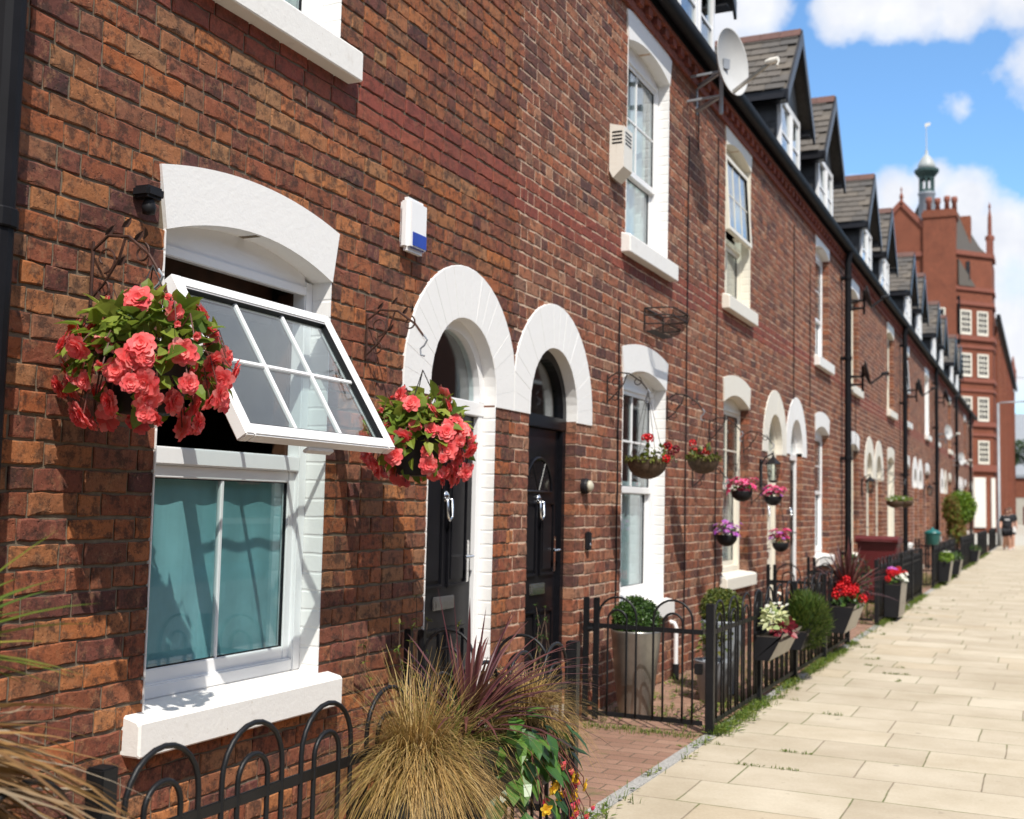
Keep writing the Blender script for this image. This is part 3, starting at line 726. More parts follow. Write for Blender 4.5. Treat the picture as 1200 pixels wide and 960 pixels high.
for i in range(0, 14):
    o = opts[i]; y0 = Y1 + HW*(i-1); odd = i % 2 == 1; dz = o.get('dz', 0)
    wc, dc = (1.555, 3.485) if odd else (HW-1.555, HW-3.485)
    root = empty('terraced_house', (0, y0, 0), labels[i], 'house', 'terraced houses along the street'); houses[i] = root
    wl = Win(wc, .71, 2.47, .10, .075, dz); wu = Win(wc, 3.60, 5.165, .09, .06, dz*.7); d = Door(dc, dz*1.1)
    if i > 4: wl = Win(wc, .71, 2.47, .10, .075, .04); wu = Win(wc, 3.60, 5.165, .09, .06, 0); d = Door(dc, .04)
    bm_, mm = BRK[o['bk']]
    key = ('far', odd) if i > 6 else i
    if key not in brick_cache:
        A, B = lay_bricks([wl, wu, d], 1 if 0 < i < 4 else 0, 50+i, .40 if o['bk'] == 'old' else .30, (3.28+dz, 3.56+dz))
        wall = A.build('wall', bm_, root); band = B.build('brick_band', M['brick_band'], root)
        mo = mortar_sheet([wl, wu, d], -.0078 if o['bk'] == 'old' else -.0046).build('mortar', mm, root)
        brick_cache[key] = (wall, band, mo)
    else:
        for q in brick_cache[key]: inst(q, root)
    r = random.Random(200+i); clip = (.0015, HW-.0015)
    make_window(root, wl, o, False, r, clip); make_window(root, wu, o, True, r, clip); make_door(root, d, o, r, clip)
    make_dormer(root, wc if odd else wc)
    c = MB(); ya, yb = .0, HW - .001
    c.box((-.1, ya, 5.425), (.03, yb, 5.492)); c.box((-.1, ya, 5.566), (.075, yb, 5.632)); c.box((-.1, ya, 5.492), (.012, yb, 5.566))
    nd = int(HW/.225)
    for k in range(nd): a = (k + .25)*HW/nd; c.box((.0, a, 5.4935), (.062, a+.105, 5.5645))
    c.build('cornice', M['brick_band'], root)
    g = MB(); prof = [(.085 + .06 + .062*cos(t), 5.70 + .062*sin(t)*1.15 - .01) for t in [pi + pi*k/10 for k in range(11)]] + [(.085+.122, 5.715), (.085-.002, 5.715)]
    g.prism(prof, 'y', 0, HW-.002); g.box((.076, 0, 5.60), (.084, HW-.002, 5.73)); g.build('gutter', M['gutter'], root)
    rf = MB(); rf.prism([(.09, 5.715), (-3.9, 9.3), (-7.9, 5.7), (-7.9, 5.6), (-3.9, 9.2), (.076, 5.62)], 'y', .001, HW-.001); rf.build('roof', M['slate_board'], root)
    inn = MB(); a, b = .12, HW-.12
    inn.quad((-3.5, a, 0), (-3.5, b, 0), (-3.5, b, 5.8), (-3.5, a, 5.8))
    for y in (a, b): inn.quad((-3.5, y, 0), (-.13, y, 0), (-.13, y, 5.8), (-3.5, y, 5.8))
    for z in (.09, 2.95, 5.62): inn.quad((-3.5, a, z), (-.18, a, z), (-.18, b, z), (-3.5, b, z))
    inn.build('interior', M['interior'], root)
    bw = MB(); bw.box((-7.85, 0.001, 0), (-7.6, HW-.001, 5.65)); bw.build('rear_wall', bm_, root)
    if i in (0, 13):
        e = MB(); y = .02 if i == 0 else HW - .02
        e.prism([(-.131, 0), (-7.8, 0), (-7.8, 5.65), (-3.9, 9.18), (-.131, 5.65)], 'y', y-.018, y+.018); e.build('gable_wall', bm_, root)
    if odd and i != 3:
        p = MB(); p.tube([(.115, .14, .06), (.115, .14, 5.35), (.115, .14, 5.45), (.145, .14, 5.66)], .052, 14, True)
        for z in (.8, 2.3, 3.9, 5.2):
            p.lathe([(.060, z-.03), (.063, z-.025), (.063, z+.025), (.060, z+.03)], (.115, .14, 0), 14)
            p.cbox((.0, .06, z-.022), (.07, .22, z+.022), .004)
        p.build('downpipe', M['gutter'], root, False)
def cable(i, y, z0, z1):
    q = MB(); L = []
    n = 14
    for k in range(n+1):
        z = z0 + (z1-z0)*k/n; L.append((.009, y - (Y1 + HW*(i-1)) + .006*sin(k*1.7 + y), z))
    q.tube(L, .006, 5); q.build('cable', M['black_plastic'], houses[i])
cable(2, 8.40, .3, 3.0); cable(2, 10.24, .3, 4.9); cable(3, 11.30, .3, 5.2); cable(4, 16.35, 2.9, 4.9); cable(4, 15.2, 2.9, 5.2); cable(2, 10.24+.32, 4.85, 5.3); cable(5, 20.6, .4, 4.6)

# ------------------------------------------------------------------ the ground
def sheet(name, x0, x1, y0, y1, z, mat, kind='structure'):
    mb = MB(); mb.quad((x0,y0,z), (x1,y0,z), (x1,y1,z), (x0,y1,z)); return tag(mb.build(name, mat), kind=kind)
FX = .946
sheet('ground', -400, 400, -200, 900, -.16, M['asphalt'])
sheet('road', 4.05, 11, -30, 140, -.13, M['asphalt'])
sheet('pavement', 1.0, 3.9, -8, 60, 0, M['slabs'])
k = MB(); k.cbox((3.9, -8, -.16), (4.05, 60, .002), .015); tag(k.build('kerb', M['granite']), kind='structure')
sheet('front_yard', -.02, .915, -8, 56.2, -.004, M['pavers'])
k = MB(); y = -8
while y < 56:
    k.cbox((.915, y, -.15), (1.0, y+.9, .003), .004); y += .905
tag(k.build('edging_strip', M['granite']), kind='structure')
sheet('side_street', -60, 12, 60, 92, -.02, M['concrete'])
sheet('far_pavement', -.5, 12, 92, 400, -.015, M['concrete'])

# weeds and grass growing along the railing foot and in the joints
w = MB(); r = random.Random(5)
def tuft(mb, x, y, z, n, h, spread):
    for _ in range(n):
        a = r.uniform(0, 2*pi); l = h*r.uniform(.4, 1.1); dx, dy = cos(a)*spread*r.random(), sin(a)*spread*r.random()
        p = Vector((x + dx, y + dy, z)); dr = Vector((cos(a), sin(a), 0))*l*r.uniform(.2, .9)
        if r.random() < .35: mb.leaf(p + Vector((0,0,l*.2)), dr.normalized() + Vector((0,0,.4)), (0,0,1), l*.7, l*.35)
        else: mb.blade([p, p + dr*.4 + Vector((0,0,l*.7)), p + dr + Vector((0,0,l*.75))], .005, .001)
def in_gap(y): return any(abs(y - (PC + 2*HW*k)) < 1.1 for k in range(-1, 8))
for _ in range(4200):
    y = 2 + 46*r.random()**1.6; g = in_gap(y)
    if g and r.random() < .93: continue
    dens = noise.noise(Vector((y*1.1, 3, 0)))
    if dens < -.15 and r.random() < .8: continue
    tuft(w, .985 + abs(r.gauss(0, .045)) - .03, y, 0, 6, .06 + .06*max(0, dens), .05)
for _ in range(1500):                                   # inside the little gardens
    y = 7.7 + 22*r.random(); 
    if in_gap(y): continue
    tuft(w, r.uniform(.05, .9), y, -.004, 5, .07, .06)
for _ in range(160): tuft(w, r.uniform(.1, .9), 7.5 + r.gauss(0, .05), -.004, 4, .03, .05)
for k in range(34):                                    # patches in a few slab joints
    row = int(r.uniform(14, 44)); yy = row*.4925 - .055; x0 = 1.03 + r.random()**2*.75; ln = r.uniform(.04, .22); across = r.random() < .4
    for q in range(int(ln*150)):
        u = ln*r.random(); v = r.gauss(0, .009)
        tuft(w, x0 + (v if across else u), yy + (u if across else v), 0, 2, r.uniform(.012, .034), .016)
tag(w.build('grass_and_weeds', M['grass']), kind='stuff')

# ------------------------------------------------------------------ railings and gates
def hoop_mesh(w, h, name):
    """an inverted U of round bar from the bottom rail up"""
    mb = MB(); R = w/2
    pts = [(0, -R, .06), (0, -R, .3), (0, -R, h-R)] + [(0, -R*cos(pi*i/12), h - R + R*sin(pi*i/12)) for i in range(1, 12)] + [(0, R, h-R), (0, R, .3), (0, R, .06)]
    mb.tube(pts, .0078, 8)
    me = bpy.data.meshes.new(name); me.from_pydata(mb.v, [], mb.f); me.materials.append(M['black_iron'])
    me.polygons.foreach_set('use_smooth', [True]*len(mb.f)); return me
BIG, SMALL = hoop_mesh(.272, .855, 'tall_hoop'), hoop_mesh(.135, .768, 'short_hoop')
def railing(label, p, q, posts, cat='railing', name='iron_railing', group=None, gate=False):
    """a run of hooped bars between two ground points"""
    p, q = Vector(p), Vector(q); L = (q - p).length; a = atan2(q.y-p.y, q.x-p.x) - pi/2     # local +y runs along
    t = empty(name, p, label, cat, group, a)
    for yy in posts:
        m = MB(); s = .027 if not gate else .018
        m.cbox((-s, yy-s, -.02 if not gate else .02), (s, yy+s, .845), .004); m.build('post', M['black_iron'], t)
    for z, nm in ((.065, 'lower_rail'), (.655, 'upper_rail')):
        m = MB(); m.cbox((-.005, .02, z-.016), (.005, L-.02, z+.016), .002); m.build('rail', M['black_iron'], t)
    n = max(1, int((L - .1)/.35)); st = (L - .06)/n
    for k in range(n):
        y = .03 + st*(k + .5)
        me_obj('hoop_bar', BIG, t, (0, y, 0)); me_obj('hoop_bar', SMALL, t, (0, y, 0))
    if gate:
        m = MB(); m.cbox((-.018, L-.075, .38), (.018, L-.02, .45), .005); m.build('latch', M['black_iron'], t)
        m = MB(); m.tube([(0, -.02, .63), (0, .06, .63)], .016, 8); m.tube([(0, -.02, .12), (0, .06, .12)], .016, 8); m.build('hinge', M['black_iron'], t)
    return t
fence_label = {1: 'nearest run of black hooped railing, under the open window', 2: 'black hooped railing with a wedge planter of cream leaves hung on it',
 3: 'black hooped railing carrying the heather bush and the red geranium planter', 4: 'black hooped railing between the cream and white door arches and the tall black downpipe',
 5: 'black hooped railing in front of the maroon wheelie bin', 6: 'black hooped railing that starts at the post topped with the teal lidded pot', 7: 'black hooped railing just past the second tall downpipe',
 8: 'black hooped railing just before the bright green topiary conifer', 9: 'black hooped railing in front of the bright green topiary conifer', 10: 'black hooped railing just past the topiary conifer',
 11: 'black hooped railing third from the far end of the row', 12: 'black hooped railing second from the far end of the row', 13: 'black hooped railing at the far end, beside the street lamp'}
fence_label[0] = 'black hooped railing behind the dead palm fronds, at the left edge'
for i in range(0, 14):
    b0 = Y1 + HW*(i-1); odd = i % 2 == 1
    if odd: ya, yb = b0 - .19, b0 + HW - 1.33
    else: ya, yb = b0 + 1.142, b0 + HW - .19
    L = yb - ya
    posts = [0, L] if odd else [0]
    if i in (0,): posts = [0]
    if i > 0 and L > 2.5: posts = posts[:1] + [L/2] + posts[1:] if i > 1 else posts
    railing(fence_label[i], (FX, ya, 0), (FX, yb, 0), posts, group='hooped railings along the pavement')
gate_label = {1: 'black hooped gate behind the purple sword leaves, in front of the white framed door', 2: 'black hooped gate in front of the tall metal planter with the box ball',
 3: 'black hooped gate by the cream arched door, behind the red geranium planter', 4: 'black hooped gate leading off the block paving after the red geranium planter',
 5: 'black hooped gate just past the maroon wheelie bin', 6: 'black hooped gate behind the post topped with the teal lidded pot', 7: 'black hooped gate past the second tall downpipe, two beyond the teal lidded pot', 8: 'black hooped gate near the topiary conifer'}
for i in range(1, 9):
    b0 = Y1 + HW*(i-1); yg = b0 + HW - 1.34 if i % 2 else b0 + 1.142
    railing(gate_label[i], (.07, yg, 0), (FX - .03, yg, 0), [0, .075], 'gate', 'garden_gate', 'hooped garden gates', True)

# ------------------------------------------------------------------ flower and leaf makers
def petal(mb, base, d, up, L, w, curl, r):
    """a ruffled petal: 3 x 3 patch"""
    d = d.normalized(); s = d.cross(up).normalized(); n = s.cross(d).normalized(); vs = []
    for i in range(4):
        u = i/3
        ww = w*(.28, .85, 1.0, .62)[i]
        for j in range(4):
            v = j/3*2 - 1; ruf = r.uniform(-.1, .1)*L*u
            vs.append(base + d*(L*(u - .12*v*v*u)) + s*(v*ww/2) + n*(curl*L*u*u + .12*w*v*v*u + ruf))
    mb.add(vs, [(4*i+j, 4*i+j+1, 4*i+j+5, 4*i+j+4) for i in range(3) for j in range(3)])
def rosette(name, mat, R, r, layers=((9, 1., .15), (8, .8, .55), (6, .55, 1.0), (4, .35, 1.6))):
    mb = MB(); up = Vector((0,0,1))
    for n, L, c in layers:
        ph = r.uniform(0, 6)
        for k in range(n):
            a = ph + 2*pi*k/n + r.uniform(-.2, .2); el = atan2(c, 1.2)
            d = Vector((cos(a)*cos(el), sin(a)*cos(el), sin(el))); petal(mb, Vector((0,0,.1*R*c)), d, up, R*L*r.uniform(.85, 1.1), R*.75*L**.5, -.15, r)
    me = bpy.data.meshes.new(name); me.from_pydata(mb.v, [], mb.f); me.materials.append(mat)
    me.polygons.foreach_set('use_smooth', [True]*len(mb.f)); return me
def flower_head(name, mat, R, r, n=16, lobes=5):
    """a round head of small open flowers"""
    mb = MB()
    for k in range(n):
        z = 1 - 1.6*(k + .5)/n; a = k*2.39996; q = sqrt(max(0, 1 - z*z)); c = Vector((q*cos(a), q*sin(a), z))
        p = c*R*.72; t = c.orthogonal().normalized(); b = c.cross(t); ph = r.uniform(0, 6)
        for j in range(lobes):
            aa = ph + 2*pi*j/lobes; petal(mb, p, t*cos(aa) + b*sin(aa) + c*.5, c, R*.42, R*.34, .05, r)
    me = bpy.data.meshes.new(name); me.from_pydata(mb.v, [], mb.f); me.materials.append(mat); return me
def trumpet(name, mat, R, r):
    return rosette(name, mat, R, r, ((5, 1., .35), (5, .6, .9)))
fr_ = random.Random(77)
CORAL = [rosette('coral_flower', M['coral'], .05, fr_) for _ in range(4)]
BUD = [rosette('coral_bud', M['coral'], .02, fr_, ((5, 1., 1.6), (4, .8, 2.5)))]
RED = [flower_head('red_head', M['red_petal'], .045, fr_) for _ in range(2)]
DARK = [flower_head('dark_head', M['dark_petal'], .04, fr_) for _ in range(2)]
PINK = [trumpet('pink_flower', M['pink_petal'], .036, fr_) for _ in range(3)]
VIOLET = [trumpet('violet_flower', M['violet_petal'], .034, fr_) for _ in range(3)]
WHITEF = [trumpet('white_flower', M['white_petal'], .026, fr_) for _ in range(2)]
YELLOW = [trumpet('yellow_flower', M['yellow_petal'], .024, fr_) for _ in range(2)]
SALMON = [rosette('salmon_flower', M['salmon_bud'], .02, fr_, ((5, 1., 1.4), (4, .8, 2.5)))]
def face_rot(d, r):
    d = Vector(d).normalized(); q = d.to_track_quat('Z', 'Y'); return (q @ Euler((0, 0, r.uniform(0, 6))).to_quaternion()).to_euler()
def scatter_leaves(mb, r, n, c, rad, size, w=.6, zmin=-1., zmax=1., shell=.55, out=.6, droop=.2):
    c = Vector(c)
    for _ in range(n):
        while True:
            v = Vector((r.gauss(0,1), r.gauss(0,1), r.gauss(0,1))).normalized()
            if zmin <= v.z <= zmax: break
        k = shell + (1 - shell)*r.random()**.6; p = c + Vector((v.x*rad[0], v.y*rad[1], v.z*rad[2]))*k
        d = v*out + Vector((r.gauss(0,1), r.gauss(0,1), r.gauss(0,1)))*.45
        L = size*r.uniform(.6, 1.25); mb.leaf(p, d, v + Vector((0,0,.8)) + Vector((r.gauss(0,.3), r.gauss(0,.3), 0)), L, L*w, .18, droop)

# brackets
def bracket(y, z, reach, label, group, simple=False, mat='rust_iron', rise=.0):
    t = empty('basket_bracket', (0, y, z), label, 'bracket', group); m = MB()
    m.tube([(.008, 0, -.11), (.008, 0, .11)], .006, 6)
    arm = [(.01, 0, .08), (reach*.25, 0, .125), (reach*.55, 0, .115), (reach*.85, 0, .05), (reach, 0, -.01)]
    P = []
    for a, b in zip(arm, arm[1:]):
        for k in range(4): P.append(tuple(a[i] + (b[i]-a[i])*k/4 for i in range(3)))
    P.append(arm[-1]); m.tube(P, .0055, 6)
    m.tube([(.01, 0, -.09), (reach*.22, 0, -.04), (reach*.42, 0, .04), (reach*.5, 0, .11)], .005, 6)
    def scroll(cx, cz, R, a0, turns, ydir=1):
        n = 16; m.tube([(cx + R*(1 - .6*k/n)*cos(a0 + ydir*turns*2*pi*k/n), 0, cz + R*(1 - .6*k/n)*sin(a0 + ydir*turns*2*pi*k/n)) for k in range(n+1)], .004, 5)
    scroll(reach*.22, .045, .05, -1.6, .9); scroll(reach*.75, .055, .035, 1.2, 1.0, -1); scroll(reach*.2, -.06, .032, 1.2, .9, -1)
    m.build('arm', M[mat], t)
    if not simple:
        for x, zz in ((.06, .13), (.14, .15), (.12, .02), (.2, .10), (.25, .1)):
            lf = MB(); lf.leaf((x*reach/.33, .003, zz), (.5, .35*(-1)**int(x*100), .6), (1, 0, 0), .05, .026); lf.build('iron_leaf', M[mat], t)
    h = MB(); h.tube([(reach, 0, -.005), (reach+.02, 0, -.03), (reach+.005, 0, -.055), (reach-.015, 0, -.07), (reach-.012, 0, -.10), (reach+.008, 0, -.105)], .005, 6)
    h.build('hook', M['lead'], t)
    return t

# ------------------------------------------------------------------ the two big begonia baskets
def begonia_basket(c, R, label, seed, nfl, side, pale=0):
    """c: centre of the leafy dome; flowers spill all round the lower half"""
    r = random.Random(seed); c = Vector(c); t = empty('hanging_basket', c, label, 'hanging basket', 'coral begonia baskets')
    pot = MB(); pot.lathe([(.06, -.19), (.10, -.185), (.145, -.03), (.152, -.02), (.152, -.01), (.135, -.012)], (0,0,0), 24); pot.build('pot', M['black_plastic'], t, True)
    so = MB(); so.lathe([(.0, -.01), (.138, -.013)], (0,0,0), 20); so.build('soil', M['soil'], t)
    ch = MB()
    for k in range(3):
        a = 2*pi*k/3 + .4; ch.tube([(.15*cos(a), .15*sin(a), -.01), (0, 0, .30)], .0025, 5)
    ch.build('hanger', M['dark_iron'], t)
    lf = MB(); scatter_leaves(lf, r, 330, (0,0,.02), (R*.92, R*.92, .165), .075, .72, -.35, 1, .35, .7, .3)
    scatter_leaves(lf, r, 60, (0,0,-.02), (R, R, .17), .07, .7, -.9, .2, .8, .7, .45)
    lf.build('foliage', M['begonia_leaf'], t)
    st = MB(); spots = []
    tries = 0
    while len(spots) < nfl and tries < 4000:
        tries += 1
        a = r.uniform(0, 2*pi); low = r.random() < .70
        z = r.uniform(-.22, .02) if low else r.uniform(-.02, .19)
        rr = (R*r.uniform(.80, 1.15) if z > -.15 else R*r.uniform(.45, .98)) if low else R*sqrt(max(.05, 1 - (z/.22)**2))*r.uniform(.75, 1.02)
        p = Vector((rr*cos(a), rr*sin(a), z))
        if p.x < -.26: continue
        if (side*p.y < -.1*R and low and r.random() < .0): continue
        if any((p - q).length < .040 for q in spots): continue
        spots.append(p)
    for p in spots:
        d = Vector((p.x, p.y, 0)).normalized() + Vector((0, 0, -.25 if p.z < 0 else .5)) + Vector((r.gauss(0,.35), r.gauss(0,.35), r.gauss(0,.3)))
        me_obj('flower', r.choice(CORAL), t, p, face_rot(d, r), r.choice((.5, .7, .8, .9, .95, 1.)))
        st.tube([(p.x*.35, p.y*.35, .02), (p.x*.85, p.y*.85, max(.0, p.z + .05)), p], .0022, 5)
    for _ in range(16):
        a = r.uniform(0, 2*pi); p = Vector((R*1.05*cos(a), R*1.05*sin(a), r.uniform(-.2, .12)))
        if p.x < -.25: continue
        st.tube([(p.x*.5, p.y*.5, .03), (p.x*.9, p.y*.9, p.z + .07), p], .0025, 5)
        me_obj('flower_bud', BUD[0], t, p, face_rot((p.x, p.y, -.08), r), r.uniform(.8, 1.3))
    st.build('stems', M['stem'], t)
    return t
bracket(2.98, 2.235, .30, 'rusty scrolled bracket on the brick wall left of the open window', 'scrolled basket brackets')
bracket(4.76, 2.265, .32, 'rusty scrolled bracket between the open window and the white door arch', 'scrolled basket brackets')
begonia_basket((.33, 2.92, 1.93), .245, 'coral pink begonia basket hanging left of the open window', 3, 84, 1)
begonia_basket((.36, 4.69, 1.785), .225, 'coral pink begonia basket hanging between the open window and the white door arch', 8, 88, -1)

# ------------------------------------------------------------------ smaller hanging baskets
def bowl_basket(x, y, z, R, depth, label, group, mat, heads, nleaf, leafm, seed, chain=.42, spread=1.0, hgt=.12, moss=False, skew=(0,0)):
    r = random.Random(seed); t = empty('hanging_basket', (x, y, z), label, 'hanging basket', group)
    m = MB(); m.lathe([(.0, -depth)] + [(R*sin(k/7*pi/2), -depth*cos(k/7*pi/2)) for k in range(1, 8)] + [(R*1.02, .012), (R*.93, .012), (R*.9, -.01)], (0,0,0), 22); m.build('bowl', mat, t, True)
    s = MB(); s.lathe([(0, .004), (R*.93, -.004)], (0,0,0), 18); s.build('soil', M['soil'], t)
    c = MB()
    for k in range(4): a = pi/4 + pi/2*k; c.tube([(R*.97*cos(a), R*.97*sin(a), .01), (0, 0, chain)], .002, 4)
    c.build('hanger', M['dark_iron'], t)
    lf = MB(); scatter_leaves(lf, r, nleaf, (skew[0], skew[1], .03), (R*.9, R*.9, hgt*.7), .045, .7, -.2, 1, .3, .6, .2); lf.build('foliage', leafm, t)
    if moss:
        g = MB()
        for k in range(420):
            a = 2*pi*k/420; q = R*r.uniform(.8, 1.05); g.leaf((q*cos(a), q*sin(a), r.uniform(0, .03)), (cos(a)*.5, sin(a)*.5, r.uniform(-.8, .8)), (0,0,1), .03, .012)
        g.build('moss', M['moss_leaf'], t)
    for meshes, n, zlo, zhi, out, sc in heads:
        pts = []; k = 0
        while len(pts) < n and k < 500:
            k += 1; a = r.uniform(0, 2*pi); q = R*out*sqrt(r.uniform(.02, 1.)); p = Vector((q*cos(a) + skew[0], q*sin(a) + skew[1], r.uniform(zlo, zhi)))
            if any((p-b).length < .032*sc for b in pts): continue
            pts.append(p)
        for p in pts: me_obj('flower', r.choice(meshes), t, p, face_rot((p.x, p.y, .09 + max(0, p.z)), r), sc*r.uniform(.8, 1.15))
    return t
G1 = 'wicker baskets of red flowers'; G2 = 'bowls of pink and violet flowers'
bowl_basket(.33, 8.13, 1.80, .145, .125, 'wicker basket with red heads trailing outward, hanging before the white sash window', G1, M['wicker'], [(RED, 3, .08, .2, 1.0, .9), (DARK, 3, .04, .2, 1.0, .8), (RED, 1, -.02, .02, 1.5, .85)], 60, M['gold_box_leaf'], 21, .52, moss=True, skew=(.08, .03))
bowl_basket(.33, 9.66, 1.88, .135, .12, 'wicker basket with two red heads, hanging on bare brick past the white sash window', G1, M['wicker'], [(RED, 3, .02, .17, .9, .9), (DARK, 3, .0, .12, 1.1, .7)], 60, M['gold_box_leaf'], 22, .36, moss=True)
bowl_basket(.33, 11.05, 1.63, .10, .09, 'black bowl of bright pink flowers, upper one in front of the cream window', G2, M['black_plastic'], [(PINK, 34, .0, .13, 1.55, 1.0)], 40, M['box_leaf'], 23, .5)
bowl_basket(.33, 12.45, 1.60, .095, .09, 'black bowl of pink and lilac flowers under the wall lantern', G2, M['black_plastic'], [(PINK, 20, .02, .12, 1.4, 1.), (VIOLET, 12, .0, .09, 1.4, 1.)], 40, M['box_leaf'], 24, .5)
bowl_basket(.33, 10.48, 1.22, .095, .09, 'black bowl of violet flowers, lower one in front of the cream window sill', G2, M['black_plastic'], [(VIOLET, 24, .0, .13, 1.5, 1.), (WHITEF, 5, .0, .05, 1.2, 1.)], 40, M['box_leaf'], 25, .45)
bowl_basket(.33, 12.85, 1.10, .09, .09, 'black bowl of pink and violet flowers hanging below the wall lantern', G2, M['black_plastic'], [(PINK, 16, .06, .16, 1.3, 1.), (VIOLET, 8, .05, .14, 1.4, 1.)], 50, M['box_leaf'], 26, .45, hgt=.16)
G3 = 'twin green hanging baskets'
bowl_basket(.33, 23.4, 1.66, .16, .12, 'orange bowl of green leaves with pale flowers, nearer of the twin hanging baskets', G3, M['wicker'], [(WHITEF, 10, .05, .1, 1., 1.)], 140, M['conifer'], 27, .4)
bowl_basket(.33, 25.3, 1.68, .16, .12, 'orange bowl of green leaves with pale flowers, farther of the twin hanging baskets', G3, M['wicker'], [(WHITEF, 10, .05, .1, 1., 1.)], 140, M['conifer'], 28, .4)
for y, z, lab in ((8.15, 2.24, 'thin scrolled bracket over the wicker basket before the white sash window'), (9.66, 2.22, 'thin scrolled bracket over the wicker basket on bare brick'),
                  (11.05, 2.12, 'thin bracket over the bright pink flower bowl'), (12.45, 2.08, 'thin bracket over the pink and lilac bowl by the wall lantern'),
                  (10.48, 1.66, 'thin bracket over the violet flower bowl by the cream sill'), (12.85, 1.53, 'thin bracket over the lower pink and violet bowl by the door'),
                  (23.4, 2.05, 'thin bracket over the nearer of the twin green hanging baskets'), (25.3, 2.05, 'thin bracket over the farther of the twin green hanging baskets')):
    bracket(y, z + .1, .32, lab, 'thin basket brackets', True, 'dark_iron')

# ------------------------------------------------------------------ planters hung on the railings
def wedge(t, x0, x1, x1b, L, z0, z1, mat, face=None):
    m = MB(); m.prism([(x0, z0), (x1b, z0), (x1, z1), (x1-.012, z1), (x1-.012, z1-.03), (x0+.012, z1-.03), (x0+.012, z1), (x0, z1)], 'y', -L/2, L/2); m.build('box', mat, t)
    if face:
        f = MB(); n = Vector((z1-z0, 0, x1b-x1)).normalized()*.003
        f.add([Vector(p) + n for p in ((x1b, -L/2+.002, z0), (x1b, L/2-.002, z0), (x1, L/2-.002, z1), (x1, -L/2+.002, z1))], [(0,1,2,3)]); f.build('pale_face', face, t)
    s = MB(); s.box((x0+.012, -L/2+.004, z1-.06), (x1-.014, L/2-.004, z1-.028)); s.build('soil', M['soil'], t)
def fountain(mb, r, n, c, L, w, droop=(.55, 1.0), tmax=80, tmin=0, out=.35):
    """arching hair-like blades from one crown"""
    for _ in range(n):
        a = r.uniform(0, 2*pi); th = radians(tmin + (tmax - tmin)*r.random()**.75); d = Vector((cos(a), sin(a), 0)); b = Vector(c) + d*.05*r.random()
        l = L*r.uniform(.6, 1.15); dr = r.uniform(*droop); sd = Vector((-d.y, d.x, 0)); c1, c2 = r.gauss(0, .10), r.gauss(0, .05); P = [b]
        for k in range(1, 9):
            u = k/8; P.append(b + d*l*(sin(th)*u*(1 - .25*u) + out*u*u*(.4 + sin(th)*.4)) + sd*l*(c1*u*u + c2*sin(u*5)*u) + Vector((0, 0, l*(cos(th)*u*1.15 + .25*u - dr*u*u))))
        mb.blade(P, w*r.uniform(.6, 1.3), .0005)
def sword(mb, r, n, c, L, w, el0, el1, droop=.35, az=None):
    for k in range(n):
        a = r.uniform(0, 2*pi) if az is None else r.uniform(*az); e = radians(r.uniform(el0, el1)); l = L*r.uniform(.65, 1.1)
        d = Vector((cos(a)*cos(e), sin(a)*cos(e), sin(e))); P = []
        for i in range(7):
            u = i/6; P.append(Vector(c) + d*l*u + Vector((0, 0, -droop*l*u*u*cos(e))))
        s = Vector((-sin(a), cos(a), 0)); n0 = len(mb.v); up = s.cross(d).normalized(); vs = []
        for i, p in enumerate(P):
            u = i/6; ww = w*min(1, .55 + 2.2*u)*(1 - u**3)
            vs += [p - s*ww/2 + up*ww*.22, p, p + s*ww/2 + up*ww*.22]
        mb.add(vs, [q for i in range(6) for q in ((3*i, 3*i+1, 3*i+4, 3*i+3), (3*i+1, 3*i+2, 3*i+5, 3*i+4))])
r = random.Random(31)
t = empty('grass_planter', (0, 3.43, 0), 'railing trough overflowing with a big fountain of straw coloured grass', 'planter', 'grass troughs on the near railing')
wedge(t, FX+.02, FX+.19, FX+.15, .42, .36, .54, M['black_plastic'])
g = MB(); fountain(g, r, 2800, (1.06, .03, .58), .345, .0034, (.7, 1.35), 82); fountain(g, r, 450, (1.06, .03, .58), .36, .0032, (.25, .6), 50); g.build('straw_grass', M['straw'], t)
g = MB(); fountain(g, r, 120, (1.08, .22, .58), .36, .0035, (.4, .8), 70); g.build('green_grass', M['grass'], t)
t = empty('mixed_planter', (0, 4.20, 0), 'railing trough with purple sword leaves, drooping yellow begonia and a smaller straw grass', 'planter', 'grass troughs on the near railing')
wedge(t, FX+.02, FX+.22, FX+.18, .84, .36, .60, M['black_plastic'])
g = MB(); fountain(g, r, 2000, (1.03, .22, .60), .32, .0032, (.6, 1.25), 80); fountain(g, r, 300, (1.0, -.2, .58), .32, .003, (.5, 1.1), 80); g.build('straw_grass', M['straw'], t)
g = MB(); sword(g, r, 46, (1.06, -.37, .64), .56, .019, 25, 84, .55); sword(g, r, 30, (1.06, -.36, .68), .70, .015, 15, 60, .55, (.5, 2.2)); sword(g, r, 16, (1.05, -.36, .68), .85, .012, 15, 40, .45, (1.0, 2.0)); sword(g, r, 12, (1.06, -.38, .67), .55, .016, 20, 60, .5, (3.4, 5.6)); g.build('purple_sword_leaves', M['purple_leaf'], t)
bl = MB(); stems = MB()
for _ in range(110):
    a = r.uniform(-1.5, 1.6); q = r.uniform(.02, .24); z = .62 - q*1.5*r.random() + r.uniform(-.02, .06)
    p = Vector((1.14 + q*cos(a)*.75, -.08 + q*sin(a)*1.0, z + .02)); bl.leaf(p, (cos(a)*.7, sin(a)*.7, -.5 + r.gauss(0,.4)), (cos(a)*.6, sin(a)*.4, .6), r.uniform(.07, .125), r.uniform(.045, .07), .12, .3)
bl.build('begonia_foliage', M['box_leaf'] if False else leafy('begonia_green_leaf', [(.035,.10,.02),(.06,.15,.025),(.10,.20,.03),(.025,.07,.02)], .35, .3), t)
